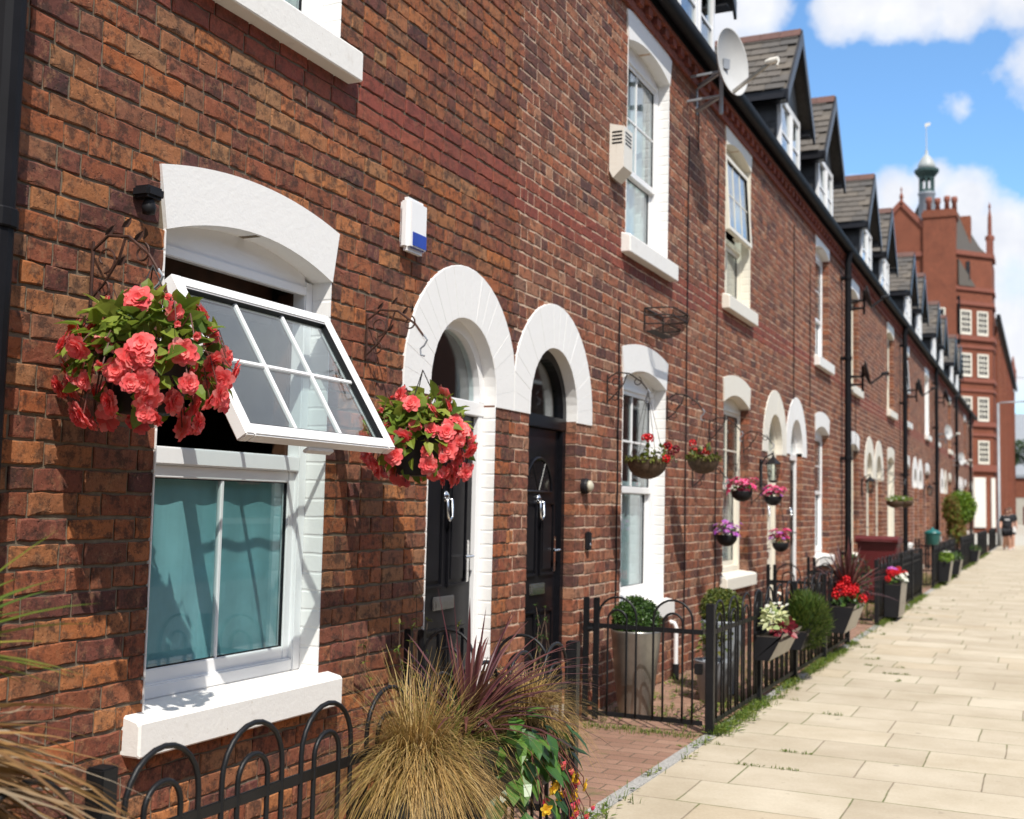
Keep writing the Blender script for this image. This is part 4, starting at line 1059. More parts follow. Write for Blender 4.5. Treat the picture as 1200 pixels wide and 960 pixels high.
for k, (meshes, n) in enumerate(((YELLOW, 10), (SALMON, 18))):
    for _ in range(n):
        a = r.uniform(-.9, 1.3); q = r.uniform(.12, .30); z = .58 - q*.95 + r.uniform(-.08, .08); p = Vector((1.20 + q*cos(a)*.7, -.06 + q*sin(a)*.9, z))
        me_obj('flower', r.choice(meshes), t, p, face_rot((cos(a), sin(a), -.3), r), r.uniform(.9, 1.35)); stems.tube([(1.12, -.08, .62), (1.14 + q*.4*cos(a), -.07 + q*.5*sin(a), .62), p + Vector((0,0,.03)), p], .002, 4)
stems.build('stems', M['stem'], t)

t = empty('railing_planter', (0, 9.22, 0), 'black wedge planter of cream edged leaves and wine red leaves on the railing', 'planter', 'wedge planters on the railings')
wedge(t, FX+.012, FX+.225, FX+.12, .75, .345, .55, M['black_plastic'], M['galv'])
g = MB(); scatter_leaves(g, r, 150, (1.05, -.12, .60), (.10, .24, .13), .06, .6, -.1, 1, .3, .6, .25); g.build('cream_edged_foliage', M['cream_leaf'], t)
g = MB(); scatter_leaves(g, r, 70, (1.13, -.16, .56), (.08, .13, .08), .06, .8, -.4, 1, .3, .6, .3); g.build('wine_red_foliage', M['wine_leaf'], t)
for _ in range(14): me_obj('flower', r.choice(WHITEF), t, (1.05 + r.gauss(0,.05), -.05 + r.gauss(0,.18), .70 + r.gauss(0,.04)), face_rot((r.gauss(0,.4), -.5, .8), r), .75)
t = empty('railing_planter', (0, 10.35, 0), 'round dark green heather bush in a planter on the railing', 'planter', 'wedge planters on the railings')
wedge(t, FX+.012, FX+.2, FX+.13, .6, .30, .48, M['black_plastic'])
g = MB()
for _ in range(5200):
    v = Vector((r.gauss(0,1), r.gauss(0,1), r.gauss(0,1))).normalized(); q = .3 + .7*r.random()**.5
    p = Vector((1.06, .0, .52)) + Vector((v.x*.21, v.y*.27, v.z*.235))*q; d = (v + Vector((0,0,.7)) + Vector((r.gauss(0,.3), r.gauss(0,.3), r.gauss(0,.2)))).normalized()
    g.leaf(p, d, v, r.uniform(.04, .075), .009, .1, .1)
g.build('foliage', M['heath_leaf'], t)
t = empty('railing_planter', (0, 12.62, 0), 'black wedge planter of red geraniums with a spray of dark red sword leaves', 'planter', 'wedge planters on the railings')
wedge(t, FX+.012, FX+.26, FX+.15, .8, .24, .53, M['black_plastic'], M['galv'])
g = MB(); scatter_leaves(g, r, 200, (1.08, -.05, .56), (.14, .36, .12), .055, .9, -.3, 1, .3, .6, .25); g.build('foliage', M['box_leaf'], t)
for _ in range(30): me_obj('flower', r.choice(RED if r.random() < .8 else DARK), t, (1.10 + r.gauss(0,.07), r.uniform(-.36, .34), .66 + r.gauss(0,.045)), face_rot((.4, -.5, .8), r), r.uniform(.85, 1.15))
g = MB(); sword(g, r, 60, (1.07, .05, .62), .58, .032, 35, 88, .35); sword(g, r, 8, (1.07, .25, .60), .65, .016, 5, 30, .3, (.5, 1.6)); g.build('dark_red_sword_leaves', M['purple_leaf'], t)
t = empty('railing_planter', (0, 16.9, 0), 'tall black planter of red, white and purple flowers against the railing', 'planter', 'wedge planters on the railings')
wedge(t, FX+.02, FX+.24, FX+.2, .75, .06, .52, M['black_plastic'], M['galv'])  # pale face paints in the lit right side of the black box
g = MB(); scatter_leaves(g, r, 120, (1.09, 0, .54), (.12, .36, .08), .05, .8, -.3, 1, .3, .6, .2); g.build('foliage', M['box_leaf'], t)
for _ in range(18): me_obj('flower', r.choice(RED), t, (1.06 + r.gauss(0,.05), r.uniform(-.36, .36), .62 + r.gauss(0,.03)), face_rot((.4, -.5, .8), r), 1.0)
for _ in range(22): me_obj('flower', r.choice(WHITEF), t, (1.17 + r.gauss(0,.03), r.uniform(-.25, .2), .57 + r.gauss(0,.025)), face_rot((.6, -.4, .6), r), 1.35)
for _ in range(10): me_obj('flower', r.choice(VIOLET), t, (1.03 + r.gauss(0,.04), r.uniform(.0, .38), .66 + r.gauss(0,.03)), face_rot((.2, -.4, .8), r), 1.1)
for (y, lab, h) in ((25.6, 'tall black planter of bright green leaves just past the teal lidded pot', .5), (28.6, 'low black planter with a pale face, farther along the railing', .42), (36.5, 'small dark green planter far along the railing', .42)):
    t = empty('railing_planter', (0, y, 0), lab, 'planter', 'wedge planters on the railings'); wedge(t, FX+.02, FX+.26, FX+.2, .7, .08, h, M['black_plastic'], M['galv'])
    g = MB(); scatter_leaves(g, r, 260 if y < 27 else 90, (1.09, 0, h + .03), (.15, .38, .14), .06, .7, -.3, 1, .3, .6, .2); g.build('foliage', M['conifer'] if y < 27 else M['box_leaf'], t)
    if y < 27:
        for _ in range(8): me_obj('flower', r.choice(WHITEF), t, (1.1 + r.gauss(0,.05), r.uniform(-.3, .3), h + .17), face_rot((.3, -.3, .8), r), 1.)

# ------------------------------------------------------------------ fittings on the walls
def fitting(name, loc, label, cat, group=None): return empty(name, loc, label, cat, group)
t = fitting('alarm_box', (0, 5.035, 2.745), 'white burglar alarm box with blue lens, above the open window and door', 'alarm box')
m = MB(); m.cbox((.0, 0, .0), (.066, .20, .275), .022); m.build('cover', M['alarm_white'], t, False)
m = MB(); m.cbox((.03, .03, .02), (.0695, .185, .105), .008); m.build('lens', M['blue_lens'], t)
t = fitting('security_light', (0, 3.2, 2.52), 'small dark security light left of the white window arch', 'light')
m = MB(); m.cbox((0, -.045, .025), (.08, .045, .068), .01); m.build('housing', M['lead'] if False else M['black_plastic'], t)
m = MB(); m.lathe([(.0, -.035), (.022, -.03), (.026, -.005), (.02, .015), (.015, .03)], (.045, 0, 0), 14); m.build('sensor', M['black_plastic'], t, True)
t = fitting('vent_cowl', (0, 8.13, 4.0), 'dirty cream vent cowl beside the second upper window', 'vent')
m = MB(); m.prism([(0, .0), (.03, -.06), (.115, .02), (.115, .33), (.0, .36)], 'y', 0, .20)
m.build('cowl', M['vent'], t)
m = MB()
for k in range(4): m.box((.1145, .03, .20 + k*.028), (.1165, .17, .213 + k*.028)); m.box((.02, -.002, .20 + k*.028), (.10, .0, .213 + k*.028))
m.build('slot', M['black_plastic'], t)
t = fitting('wire_trough', (0, 9.0, 2.90), 'empty black wire hay rack on the wall under the second upper window', 'wire basket')
m = MB()
for z, d in ((.19, .25), (.13, .235), (.06, .18)): m.tube([(.01, 0, z), (d*.8, .01, z), (d, .06, z), (d, .44, z), (d*.8, .49, z), (.01, .5, z)], .006, 6)
m.tube([(.01, 0, .19), (.01, .5, .19)], .008, 6)
for k in range(13):
    y = .02 + .46*k/12; m.tube([(.25, y, .19), (.235, y, .12), (.18, y, .05), (.09, y, .01), (.01, y, 0)], .004, 5)
for y in (0, .5): m.tube([(.01, y, .19), (.01, y, 0)], .006, 6)
m.build('wires', M['dark_iron'], t)
t = fitting('doorbell_lamp', (0, 7.70, 1.61), 'small round dark bulkhead lamp right of the black arched door', 'lamp')
m = MB(); m.lathe([(.055, 0), (.055, .03), (.048, .045)], (0,0,0), 20, 'x'); m.build('base', M['black_plastic'], t); m = MB(); m.lathe([(.042, .045), (.04, .06), (.02, .075), (0, .078)], (0,0,0), 20, 'x'); m.build('cover', M['bell'], t, True)
t = fitting('door_entry_box', (0, 7.78, 1.22), 'small black door entry box below the round bulkhead lamp', 'door bell')
m = MB(); m.cbox((0, -.03, -.06), (.035, .03, .07), .008); m.build('case', M['black_plastic'], t); m = MB(); m.lathe([(.012, .035), (.01, .039), (0, .04)], (0, 0, -.02), 12, 'x'); m.build('button', M['chrome'], t)

def dish(loc, n, R, mat, label, wall_y, black=False):
    t = empty('satellite_dish', loc, label, 'satellite dish', 'satellite dishes along the eaves'); n = Vector(n).normalized(); q = n.to_track_quat('Z', 'Y').to_matrix().to_4x4()
    m = MB(); prof = [(0, -.10*R/.3), (R*.35, -.088*R/.3), (R*.7, -.05*R/.3), (R*.97, -.004), (R, .004), (R*1.0, -.004), (R*.7, -.062*R/.3), (.0, -.115*R/.3)]
    m.lathe(prof, (0,0,0), 36); m.v = [tuple(q @ Vector((v[0], v[1]*1.08, v[2]))) for v in m.v]; m.build('reflector', mat, t, True)
    dn = q @ Vector((0, -R, -.01)); dn2 = q @ Vector((R, 0, 0)); low = dn if dn.z < 0 else -dn
    if abs(low.z) < abs(dn2.z): low = dn2 if dn2.z < 0 else -dn2
    f = low*.35 + n*R*1.35
    m = MB(); m.beam(low*.98, f, .022, .03); m.build('feed_arm', M['galv'] if not black else M['black_plastic'], t)
    m = MB(); d = (low*.35*-1).normalized() if False else (-f + low*.3).normalized(); m.tube([f - d*.06, f + d*.02, f + d*.06], [.028, .03, .022], 12); m.tube([f - d*.05, f - d*.05 + Vector((0,0,-.05))], .012, 8); m.build('receiver', M['vent'] if not black else M['black_plastic'], t)
    bx = -n*.11*R/.3
    m = MB(); L = Vector(loc); pole = Vector((max(.12, (L + bx).x - .02), (L + bx).y + .03, 0))
    pl = pole - Vector((L.x, L.y, 0)); m.tube([pl + Vector((0,0,.12)), pl + Vector((0,0,-.52*R/.33))], .02, 10); m.beam(bx*.6, pl, .07, .09)
    for z in (-.05, -.32*R/.33):
        m.beam(pl + Vector((0,0,z)), Vector((-L.x+.0, wall_y - L.y, z)), .03, .03); 
        m.beam(pl + Vector((0,0,z)), Vector((-L.x+.0, wall_y - L.y - .3, z)), .02, .02)
    m.box((-L.x, wall_y - L.y - .02, -.36*R/.33), (-L.x + .012, wall_y - L.y + .02, -.01)); m.build('mount', M['lead'] if not black else M['black_plastic'], t)
    return t
dish((.45, 10.1, 5.49), (.97, -.26, .05), .285, M['dish_grey'], 'big pale grey satellite dish under the eaves, nearest of the dishes', 10.5)
dish((.35, 19.6, 3.72), (.9, .15, .2), .19, M['dish_black'], 'black satellite dish low beside the tall downpipe, near an upper window sill', 19.8, True)
dish((.35, 19.75, 5.0), (.9, .15, .2), .18, M['dish_black'], 'black satellite dish high beside the tall downpipe, near the eaves', 19.95, True)
dish((.35, 28.4, 4.35), (.9, .2, .2), .21, M['dish_black'], 'black satellite dish past the second tall downpipe, under the propped window', 28.7, True)
dish((.35, 36.4, 4.9), (.9, .2, .2), .2, M['dish_black'], 'black satellite dish past the third tall downpipe', 36.6, True)
for k, (y, z) in enumerate(((37.6, 3.9), (43.6, 3.35))):
    t = dish((.3, y, z), (.9, -.4, .1), .22, M['dish_grey'], ('pale satellite dish on the far brick wall, nearer of the far pair', 'pale satellite dish on the far brick wall, farther of the far pair')[k], y + .3)

def lantern(y, z, label, s=1.):
    t = empty('wall_lantern', (0, y, z), label, 'lantern', 'black wall lanterns'); m = MB(); x = .15
    m.cbox((0, -.04, -.2), (.02, .04, .12), .006); m.tube([(.01, 0, .05), (.06, 0, .14), (x, 0, .19), (x, 0, .16)], .009, 8); m.build('bracket', M['black_iron'], t)
    m = MB(); m.lathe([(.0, .17), (.012, .165), (.02, .14), (.075, .085), (.09, .07), (.085, .062)], (x, 0, 0), 6); m.build('roof', M['black_iron'], t)
    m = MB()
    for k in range(6): a = pi*k/3; m.tube([(x + .075*cos(a), .075*sin(a), .065), (x + .05*cos(a), .05*sin(a), -.13)], .005, 5)
    m.lathe([(.0, -.15), (.03, -.145), (.055, -.13), (.05, -.12)], (x, 0, 0), 6); m.build('cage', M['black_iron'], t)
    m = MB(); m.lathe([(.045, -.12), (.07, .06)], (x, 0, 0), 6); m.build('pane', M['glass'], t)
lantern(13.30, 1.92, 'black wall lantern beside the cream arched door, above the lilac bowl')
lantern(21.35, 1.93, 'black wall lantern past the tall downpipe, above the maroon bin')
lantern(32.9, 2.05, 'black wall lantern near the third tall downpipe')

# ------------------------------------------------------------------ pots, bin and plants in the gardens
def ball(t, c, R, mat, n, seed, leaf=.022):
    rr = random.Random(seed); g = MB(); bm = bmesh.new(); bmesh.ops.create_icosphere(bm, subdivisions=2, radius=R*.86)
    for v in bm.verts: v.co = Vector(c) + v.co*(1 + .08*noise.noise(v.co*14))
    g.bm(bm)
    for _ in range(n):
        v = Vector((rr.gauss(0,1), rr.gauss(0,1), rr.gauss(0,1))).normalized(); k = 1 + .10*noise.noise(v*3.1 + Vector((seed,0,0))); p = Vector(c) + v*R*k*rr.uniform(.84, 1.02)
        d = v*.8 + Vector((rr.gauss(0,1), rr.gauss(0,1), rr.gauss(0,1)))*.6; g.leaf(p, d, v, leaf*rr.uniform(.7, 1.3), leaf*.6, .15, .1)
    g.build('clipped_foliage', mat, t)
t = empty('potted_box_ball', (.30, 8.02, 0), 'clipped box ball in a tall tapered metal planter behind the gate', 'potted plant', 'clipped balls in pots')
m = MB(); m.lathe([(.115, 0), (.12, .01), (.178, .585), (.182, .60), (.170, .60), (.165, .56)], (0,0,0), 36); m.build('pot', M['galv'], t, True)
ball(t, (0, 0, .66), .168, M['box_leaf'], 3600, 3)
t = empty('potted_box_ball', (.58, 9.35, 0), 'yellowish clipped ball in a grey pot under the cream window', 'potted plant', 'clipped balls in pots')
m = MB(); m.lathe([(.12, 0), (.125, .01), (.165, .56), (.17, .58), (.155, .58), (.15, .54)], (0,0,0), 30); m.build('pot', M['lead'], t, True)
ball(t, (0, 0, .66), .165, M['gold_box_leaf'], 3000, 4, .026)
for (x, y, lab) in ((.62, 8.95, 'short grey pot of trailing green leaves behind the corner of the railing'),):
    t = empty('potted_shrub', (x, y, 0), lab, 'potted plant'); m = MB(); m.lathe([(.10, 0), (.145, .30), (.15, .31), (.135, .31), (.13, .28)], (0,0,0), 26); m.build('pot', M['lead'], t, True)
    g = MB(); scatter_leaves(g, r, 160, (0,0,.44), (.12,.12,.2), .05, .6, -.4, 1, .2, .6, .2); g.build('foliage', M['gold_box_leaf'], t)
t = empty('toy_figure', (.12, 8.75, 0), 'small red and white garden ornament at the foot of the wall', 'ornament')
m = MB(); m.lathe([(.04, 0), (.045, .03), (.03, .09), (.0, .10)], (0,0,0), 14); m.build('body', M['maroon'], t, True); m = MB(); m.lathe([(0, .09), (.03, .10), (.035, .13), (.02, .16), (0, .165)], (0,0,0), 14); m.build('head', M['cloth_white'], t, True)
t = empty('waste_pipe', (0, 9.86, 0), 'short white waste pipe with a dark foot on the wall by the railing', 'pipe')
m = MB(); m.tube([(.05, 0, .12), (.05, 0, .44), (.035, 0, .475), (-.01, 0, .485)], .019, 10); m.build('pipe', M['pvc'], t); m = MB(); m.tube([(.05, 0, .0), (.05, 0, .13)], .03, 10); m.build('foot', M['black_plastic'], t)

t = empty('palm_tree', (.84, 1.66, 0), 'palm with green blades and hanging straw coloured dead fronds at the left edge', 'palm')
m = MB(); m.tube([(0,0,0), (.01,0,.4), (.0,.02,.8), (0,0,1.12)], [.07,.06,.06,.05], 12); m.build('trunk', M['bark'], t)
pr_ = random.Random(9)
g = MB(); sword(g, pr_, 50, (0, 0, 1.12), .46, .022, 5, 85, .3); sword(g, pr_, 22, (0, 0, 1.14), .44, .024, 0, 40, .3, (1.1, 2.1)); g.build('green_blades', M['palm_leaf'], t)
g = MB()
for k in range(380):
    a = pr_.gauss(1.55, .45) if k < 300 else pr_.uniform(0, 6.3); l = pr_.uniform(.32, .66); el = pr_.gauss(-.22, .3); d = Vector((cos(a)*cos(el), sin(a)*cos(el), sin(el))); P = []
    b = Vector((0, 0, pr_.uniform(.78, 1.0)))
    kink = pr_.uniform(.2, .5)
    for i in range(7): u = i/6; P.append(b + d*l*u + Vector((pr_.gauss(0,.005), pr_.gauss(0,.005), -kink*l*u*u*1.2)))
    g.blade(P, pr_.uniform(.012, .030), .001, (cos(a + pr_.uniform(-.6,.6)), sin(a), .4))
g.build('dead_fronds', M['dead_leaf'], t)
t = empty('wheelie_bin', (.50, 19.75, 0), 'maroon wheelie bin with closed lid behind the railing', 'bin')
m = MB(); a = [(-.24,-.22),(.24,-.22),(.24,.22),(-.24,.22)]; b_ = [(-.31,-.28),(.31,-.28),(.31,.28),(-.31,.28)]
m.add([(x, y, .06) for x, y in a] + [(x, y, .98) for x, y in b_], [(3,2,1,0),(4,5,6,7),(0,1,5,4),(1,2,6,5),(2,3,7,6),(3,0,4,7)]); m.cbox((-.335, -.31, .955), (.335, .31, .985), .01); m.build('body', M['maroon'], t)
m = MB(); m.prism([(-.35, .985), (.35, .985), (.36, 1.02), (.30, 1.06), (-.26, 1.08), (-.36, 1.03)], 'x', -.33, .33); m.v = [(v[1] if False else v[0], v[1], v[2]) for v in m.v]; m.build('lid', M['maroon'], t)
m = MB(); m.tube([(-.24, -.345, 1.0), (.24, -.345, 1.0)], .016, 8); m.build('handle', M['maroon'], t)
for y in (-.24, .24): m = MB(); m.lathe([(.03, -.03), (.10, -.03), (.10, .03), (.03, .03)], (0,0,0), 18, 'x'); o_ = m.build('wheel', M['black_plastic'], t); o_.location = (y, -.25, .10)
t = empty('lidded_pot', (FX, 24.207, .845), 'teal round lidded pot on top of a railing post', 'pot')
m = MB(); m.lathe([(.10, 0), (.115, .01), (.15, .2), (.155, .21), (.14, .21)], (0,0,0), 24); m.build('pot', M['teal_plastic'], t, True); m = MB(); m.lathe([(.165, .21), (.165, .235), (.10, .28), (.03, .30), (.025, .33), (0, .34)], (0,0,0), 24); m.build('lid', M['teal_plastic'], t, True)
t = empty('topiary_conifer', (.62, 35.9, 0), 'bright green lollipop conifer with a browned side behind the railing', 'tree')
m = MB(); m.lathe([(.16, 0), (.2, .4), (.2, .42), (.18, .42)], (0,0,0), 20); m.build('pot', M['black_plastic'], t); m = MB(); m.tube([(0,0,.35), (.02,.02,.9), (0,.1,1.6)], [.035,.03,.02], 8); m.build('trunk', M['bark'], t)
g = MB(); scatter_leaves(g, r, 4200, (.08, .35, 1.62), (.42, .55, .46), .10, .4, -1, 1, .25, .6, .15); g.build('crown', M['conifer'], t)
g = MB(); scatter_leaves(g, r, 1800, (-.12, -.35, 1.55), (.22, .3, .42), .09, .4, -1, 1, .25, .6, .15); scatter_leaves(g, r, 1500, (0, -.1, .95), (.25, .4, .4), .09, .4, -1, 1, .25, .6, .15); g.build('browned_crown', M['conifer_brown'], t)
for (x, y, lab) in ((.5, 23.0 - 2.1, 'dark green shrub showing above the railing past the maroon bin'), (.45, 17.2, 'low green shrub behind the red, white and purple planter')):
    t = empty('garden_shrub', (x, y, 0), lab, 'shrub'); m = MB(); m.tube([(0,0,0), (0,.02,.4)], .015, 6); m.build('stem', M['bark'], t)
    g = MB(); scatter_leaves(g, r, 500, (0,0,.52), (.26,.36,.32), .06, .55, -.8, 1, .2, .6, .2); g.build('foliage', M['tree_leaf'], t)
# thin wispy plant rising by the wall between window and first door
t = empty('wispy_plant', (.12, 5.0, 0), 'thin yellowing climber against the brick wall beside the white framed door', 'plant')
m = MB(); g = MB()
for k in range(7):
    a = pr_.uniform(-.5, .5); P = [Vector((pr_.uniform(-.03,.06), .0 + pr_.uniform(-.12,.12), 0))]
    for i in range(8): P.append(P[-1] + Vector((pr_.gauss(0,.012), a*.09 + pr_.gauss(0,.025), pr_.uniform(.07,.15))))
    m.tube(P, .002, 4)
    for p in P[2:]:
        for _ in range(5): g.leaf(p, (pr_.gauss(0,1), pr_.gauss(0,1), pr_.gauss(0,.6)), (0,0,1), .03, .012)
m.build('stems', M['bark'], t); g.build('foliage', M['gold_box_leaf'], t)
t = empty('wispy_plant', (.2, 6.5, 0), 'thin dark climber in front of the brick pier between the two arched doors', 'plant')
m = MB(); g = MB()
for k in range(6):
    P = [Vector((pr_.uniform(-.05,.06), pr_.uniform(-.1,.1), 0))]
    for i in range(8): P.append(P[-1] + Vector((pr_.gauss(0,.012), pr_.gauss(0,.02), pr_.uniform(.07,.14))))
    m.tube(P, .002, 4)
    for p in P[3:]:
        for _ in range(6): g.leaf(p, (pr_.gauss(0,1), pr_.gauss(0,1), pr_.gauss(0,.6)), (0,0,1), .022, .01)
m.build('stems', M['bark'], t); g.build('foliage', M['box_leaf'], t)

# ------------------------------------------------------------------ street lamp
t = empty('street_lamp', (1.02, 57.5, 0), 'slender grey street lamp post before the orange gothic building', 'street lamp')
m = MB(); m.tube([(0,0,0), (0,0,1.2), (0,0,1.25), (0,0,6.5)], [.10,.10,.065,.055], 14); m.build('pole', M['lamp_steel'], t, True)
m = MB(); m.tube([(0,0,6.45), (.12,0,6.52), (1.15,0,6.56)], .03, 8); m.build('arm', M['lamp_steel'], t, True)
m = MB(); m.cbox((1.1, -.1, 6.5), (1.65, .1, 6.62), .03); m.build('lamp_head', M['lamp_steel'], t)

# ------------------------------------------------------------------ the gothic building beyond
t = empty('gothic_building', (0, 92, 0), 'tall orange brick gothic building with chimney, gable and green cupola closing the street', 'building')
A, B = Vector((-3.0, 0)), Vector((-.58, 2.5)); XF = -.52; FEND = 60
m = MB(); m.prism([(-9.5, 0), (-3.0, 0), (-.58, 2.5), (-.58, 8), (-9.5, 8)], 'z', 0, 20.9); m.build('wall', M['brick_far'], t)
m = MB(); m.prism([(-9.5, 8), (XF, 2.6), (XF, FEND), (-9.5, FEND)], 'z', 0, 16.4)
y = 5.0
while y < FEND:
    m.box((XF - .01, y, 0), (XF + .22, y + .9, 15.9)); y += 4.1
m.build('street_facade', M['brick_far'], t)
m = MB(); m.prism([(XF+.3, 16.4), (XF+.3, 16.75), (-5, 21.5), (-9.4, 17), (-9.4, 16.4)], 'y', 8.01, FEND); m.build('roof', M['slate_board'], t)
m = MB(); m.box((-5.25, -.35, 0), (-2.95, 1.5, 24.2)); m.box((-5.35, -.45, 23.6), (-2.85, 1.6, 24.0)); m.box((-2.9, 1.6, 20), (-2.0, 2.6, 24.0)); ch = m.build('chimney', M['brick_far'], t)
for k, x in enumerate((-4.9, -4.3, -3.6, -3.1)):
    q = MB(); q.lathe([(.2, 24.2), (.17, 24.9), (.24, 25.0), (.22, 25.35), (.15, 25.35)], (x, .5 + (k % 2)*.4, 0), 12); q.build('chimney_pot', M['sandstone'], ch, True)
m = MB(); m.prism([(-9.3, 20.9), (-5.2, 20.9), (-5.2, 23.0), (-6.85, 24.9), (-8.5, 23.2), (-9.3, 22.4)], 'y', -.05, 1.2); m.build('gable', M['brick_far'], t)
m = MB()
for a, b in (((-5.15, 23.0), (-6.85, 25.0)), ((-6.85, 25.0), (-8.6, 23.1))): m.beam((a[0], -.05, a[1]), (b[0], -.05, b[1]), .35, .3, (0,1,0))
m.lathe([(.25, 24.8), (.1, 25.3), (.16, 25.5), (.03, 25.9), (.08, 26.1), (0, 26.3)], (-6.85, .1, 0), 8); m.build('gable_coping', M['sandstone'], t)
m = MB()                                              # slate roofs behind the chimney and over the corner
m.add([(-8, 3, 20.9), (-.62, 3.2, 20.9), (-.62, 8, 20.9), (-8, 8, 20.9), (-3.6, 5, 24.6), (-6.0, 5, 26.2)], [(0,1,4,5),(1,2,4),(2,3,5,4),(3,0,5)])
m.add([(-2.95, .3, 20.9), (-1.0, 2.3, 20.9), (-2.95, 3.5, 20.9), (-2.95, 1.6, 24.4)], [(0,1,3),(1,2,3)])
m.build('slate_roof', M['slate'], t)
nrm = Vector((2.5, -2.42)).normalized()
def onface(s, d=0): p = A + (B - A)*s + nrm*d; return p
for z, h, d in ((20.75, .35, .18), (18.1, .3, .15), (17.0, .3, .15), (14.35, .35, .18), (13.75, .2, .12), (11.2, .3, .15), (10.5, .2, .12), (7.9, .35, .18), (7.2, .2, .12), (4.55, .5, .22)):
    m = MB(); a0, b0 = onface(-.02, d), onface(1.02, d)
    m.prism([(-9.5, -d), (a0.x, -d), (b0.x, b0.y), (b0.x + .02, b0.y + 2.5), (-9.5, 2.5)], 'z', z, z + h); m.build('string_course', M['sandstone'], t)
for z0, z1 in ((14.75, 16.6), (11.6, 13.35), (8.3, 10.1), (5.1, 6.85)):
    for s0, s1 in ((.10, .40), (.56, .86)):
        p, q = onface(s0, .05), onface(s1, .05); fr_m = MB(); n3 = Vector((nrm.x, nrm.y, 0)); dv = (q - p)
        P = lambda u, z, e=0: (p.x + dv.x*u + nrm.x*e, p.y + dv.y*u + nrm.y*e, z)
        def bar(u0, u1, za, zb, e=.05):
            fr_m.add([P(u0, za), P(u1, za), P(u1, za, e), P(u0, za, e), P(u0, zb), P(u1, zb), P(u1, zb, e), P(u0, zb, e)], [(0,3,2,1),(4,5,6,7),(0,1,5,4),(1,2,6,5),(2,3,7,6),(3,0,4,7)])
        bar(0, .12, z0, z1); bar(.88, 1, z0, z1); bar(.12, .88, z0, z0+.18, .06); bar(.12, .88, z1-.12, z1, .06)
        for u in (.36, .62): bar(u-.025, u+.025, z0+.18, z1-.12, .04)
        for k in (1, 2, 3): zz = z0 + .18 + (z1-z0-.3)*k/4; bar(.12, .88, zz-.04, zz+.04, .045)
        wn = fr_m.build('window', M['cream_wood'], t); g = MB(); g.quad(P(.1, z0+.1, .01), P(.9, z0+.1, .01), P(.9, z1-.1, .01), P(.1, z1-.1, .01)); g.build('pane', M['mirror_black'], wn)
m = MB(); a0 = onface(.9, .1); m.tube([(onface(.05, .12).x, onface(.05, .12).y, 4), (onface(.05, .12).x, onface(.05, .12).y, 17.6)], .1, 8); m.build('downpipe', M['gutter'], t)
for s0, s1 in ((.42, .74), (.90, 1.0)):
    p, q = onface(s0, .14), onface(s1, .14); m = MB(); m.add([(p.x, p.y, .4), (q.x, q.y, .4), (q.x, q.y, 4.1), (p.x, p.y, 4.1), (p.x - nrm.x*.1, p.y - nrm.y*.1, .4), (q.x - nrm.x*.1, q.y - nrm.y*.1, .4), (q.x - nrm.x*.1, q.y - nrm.y*.1, 4.1), (p.x - nrm.x*.1, p.y - nrm.y*.1, 4.1)], [(0,1,2,3),(3,2,6,7),(0,3,7,4),(1,5,6,2)]); m.build('hoarding', M['vent'], t)
for k in range(13):                                   # windows and drain pipes of the long street side
    y = 6.1 + 4.1*k
    for z0 in (1.0, 4.7, 8.2, 11.7):
        m = MB(); m.cbox((XF - .02, y, z0), (XF + .04, y + 2.6, z0 + 2.3), .01); wn = m.build('window', M['sandstone'], t)
        g = MB(); g.box((XF + .035, y + .25, z0 + .2), (XF + .046, y + 2.35, z0 + 2.1)); g.build('pane', M['mirror_black'], wn)
m = MB(); m.box((XF + .22, 2.7, 16.1), (XF + .5, FEND, 16.5)); m.build('gutter', M['gutter'], t)
q = MB(); a0, a1 = onface(.04, .2), onface(.5, .2); q.add([(a0.x, a0.y, 18.4), (a1.x, a1.y, 18.4), (a0.x, a0.y, 20.4), (a0.x - .6, a0.y + .6, 20.4)], [(0,1,2),(0,2,3)]); q.build('gablet_slates', M['slate'], t)
q = MB(); a0 = onface(.33, .06); q.box((a0.x - .14, a0.y - .14, 18.9), (a0.x + .14, a0.y + .14, 20.3)); q.build('slit_window', M['mirror_black'], t)
q = MB(); q.prism([(-7.0 - .35, 18.9), (-7.0 + .35, 18.9)] + [(-7.0 + .35*cos(pi*k/8), 19.8 + .35*sin(pi*k/8)) for k in range(9)], 'y', -.03, .3); q.build('arched_window', M['mirror_black'], t)
for x0 in (-8.6, -6.9, -4.6):
    for z0 in (15.0, 11.8, 8.6):
        q = MB(); q.cbox((x0, -.42 if -5.3 < x0 < -3.5 else -.06, z0), (x0 + .9, .1, z0 + 1.7), .02); wn = q.build('window', M['cream_wood'], t); e = -.425 if -5.3 < x0 < -3.5 else -.065
        for u in range(2):
            for v in range(3):
                q = MB(); q.quad((x0 + .1 + u*.38, e, z0 + .12 + v*.52), (x0 + .42 + u*.38, e, z0 + .12 + v*.52), (x0 + .42 + u*.38, e, z0 + .56 + v*.52), (x0 + .1 + u*.38, e, z0 + .56 + v*.52)); q.build('pane', M['mirror_black'], wn)
pn = MB(); pn.box((-.95, 2.3, 20.9), (-.45, 2.9, 22.2)); pn.lathe([(.34, 22.2), (.34, 22.5), (.16, 22.6), (.14, 24.0), (.05, 24.6), (.1, 24.8), (0, 25.2)], (-.7, 2.6, 0), 8); pn.build('pinnacle', M['sandstone'], t)
pn = MB(); pn.box((-.8, FEND - 1.2, 16.4), (-.1, FEND - .5, 18.6)); pn.lathe([(.3, 18.6), (.12, 20.0), (0, 20.4)], (-.45, FEND - .85, 0), 8); pn.build('pinnacle', M['sandstone'], t)
cx, cy = -5.35, 4.0
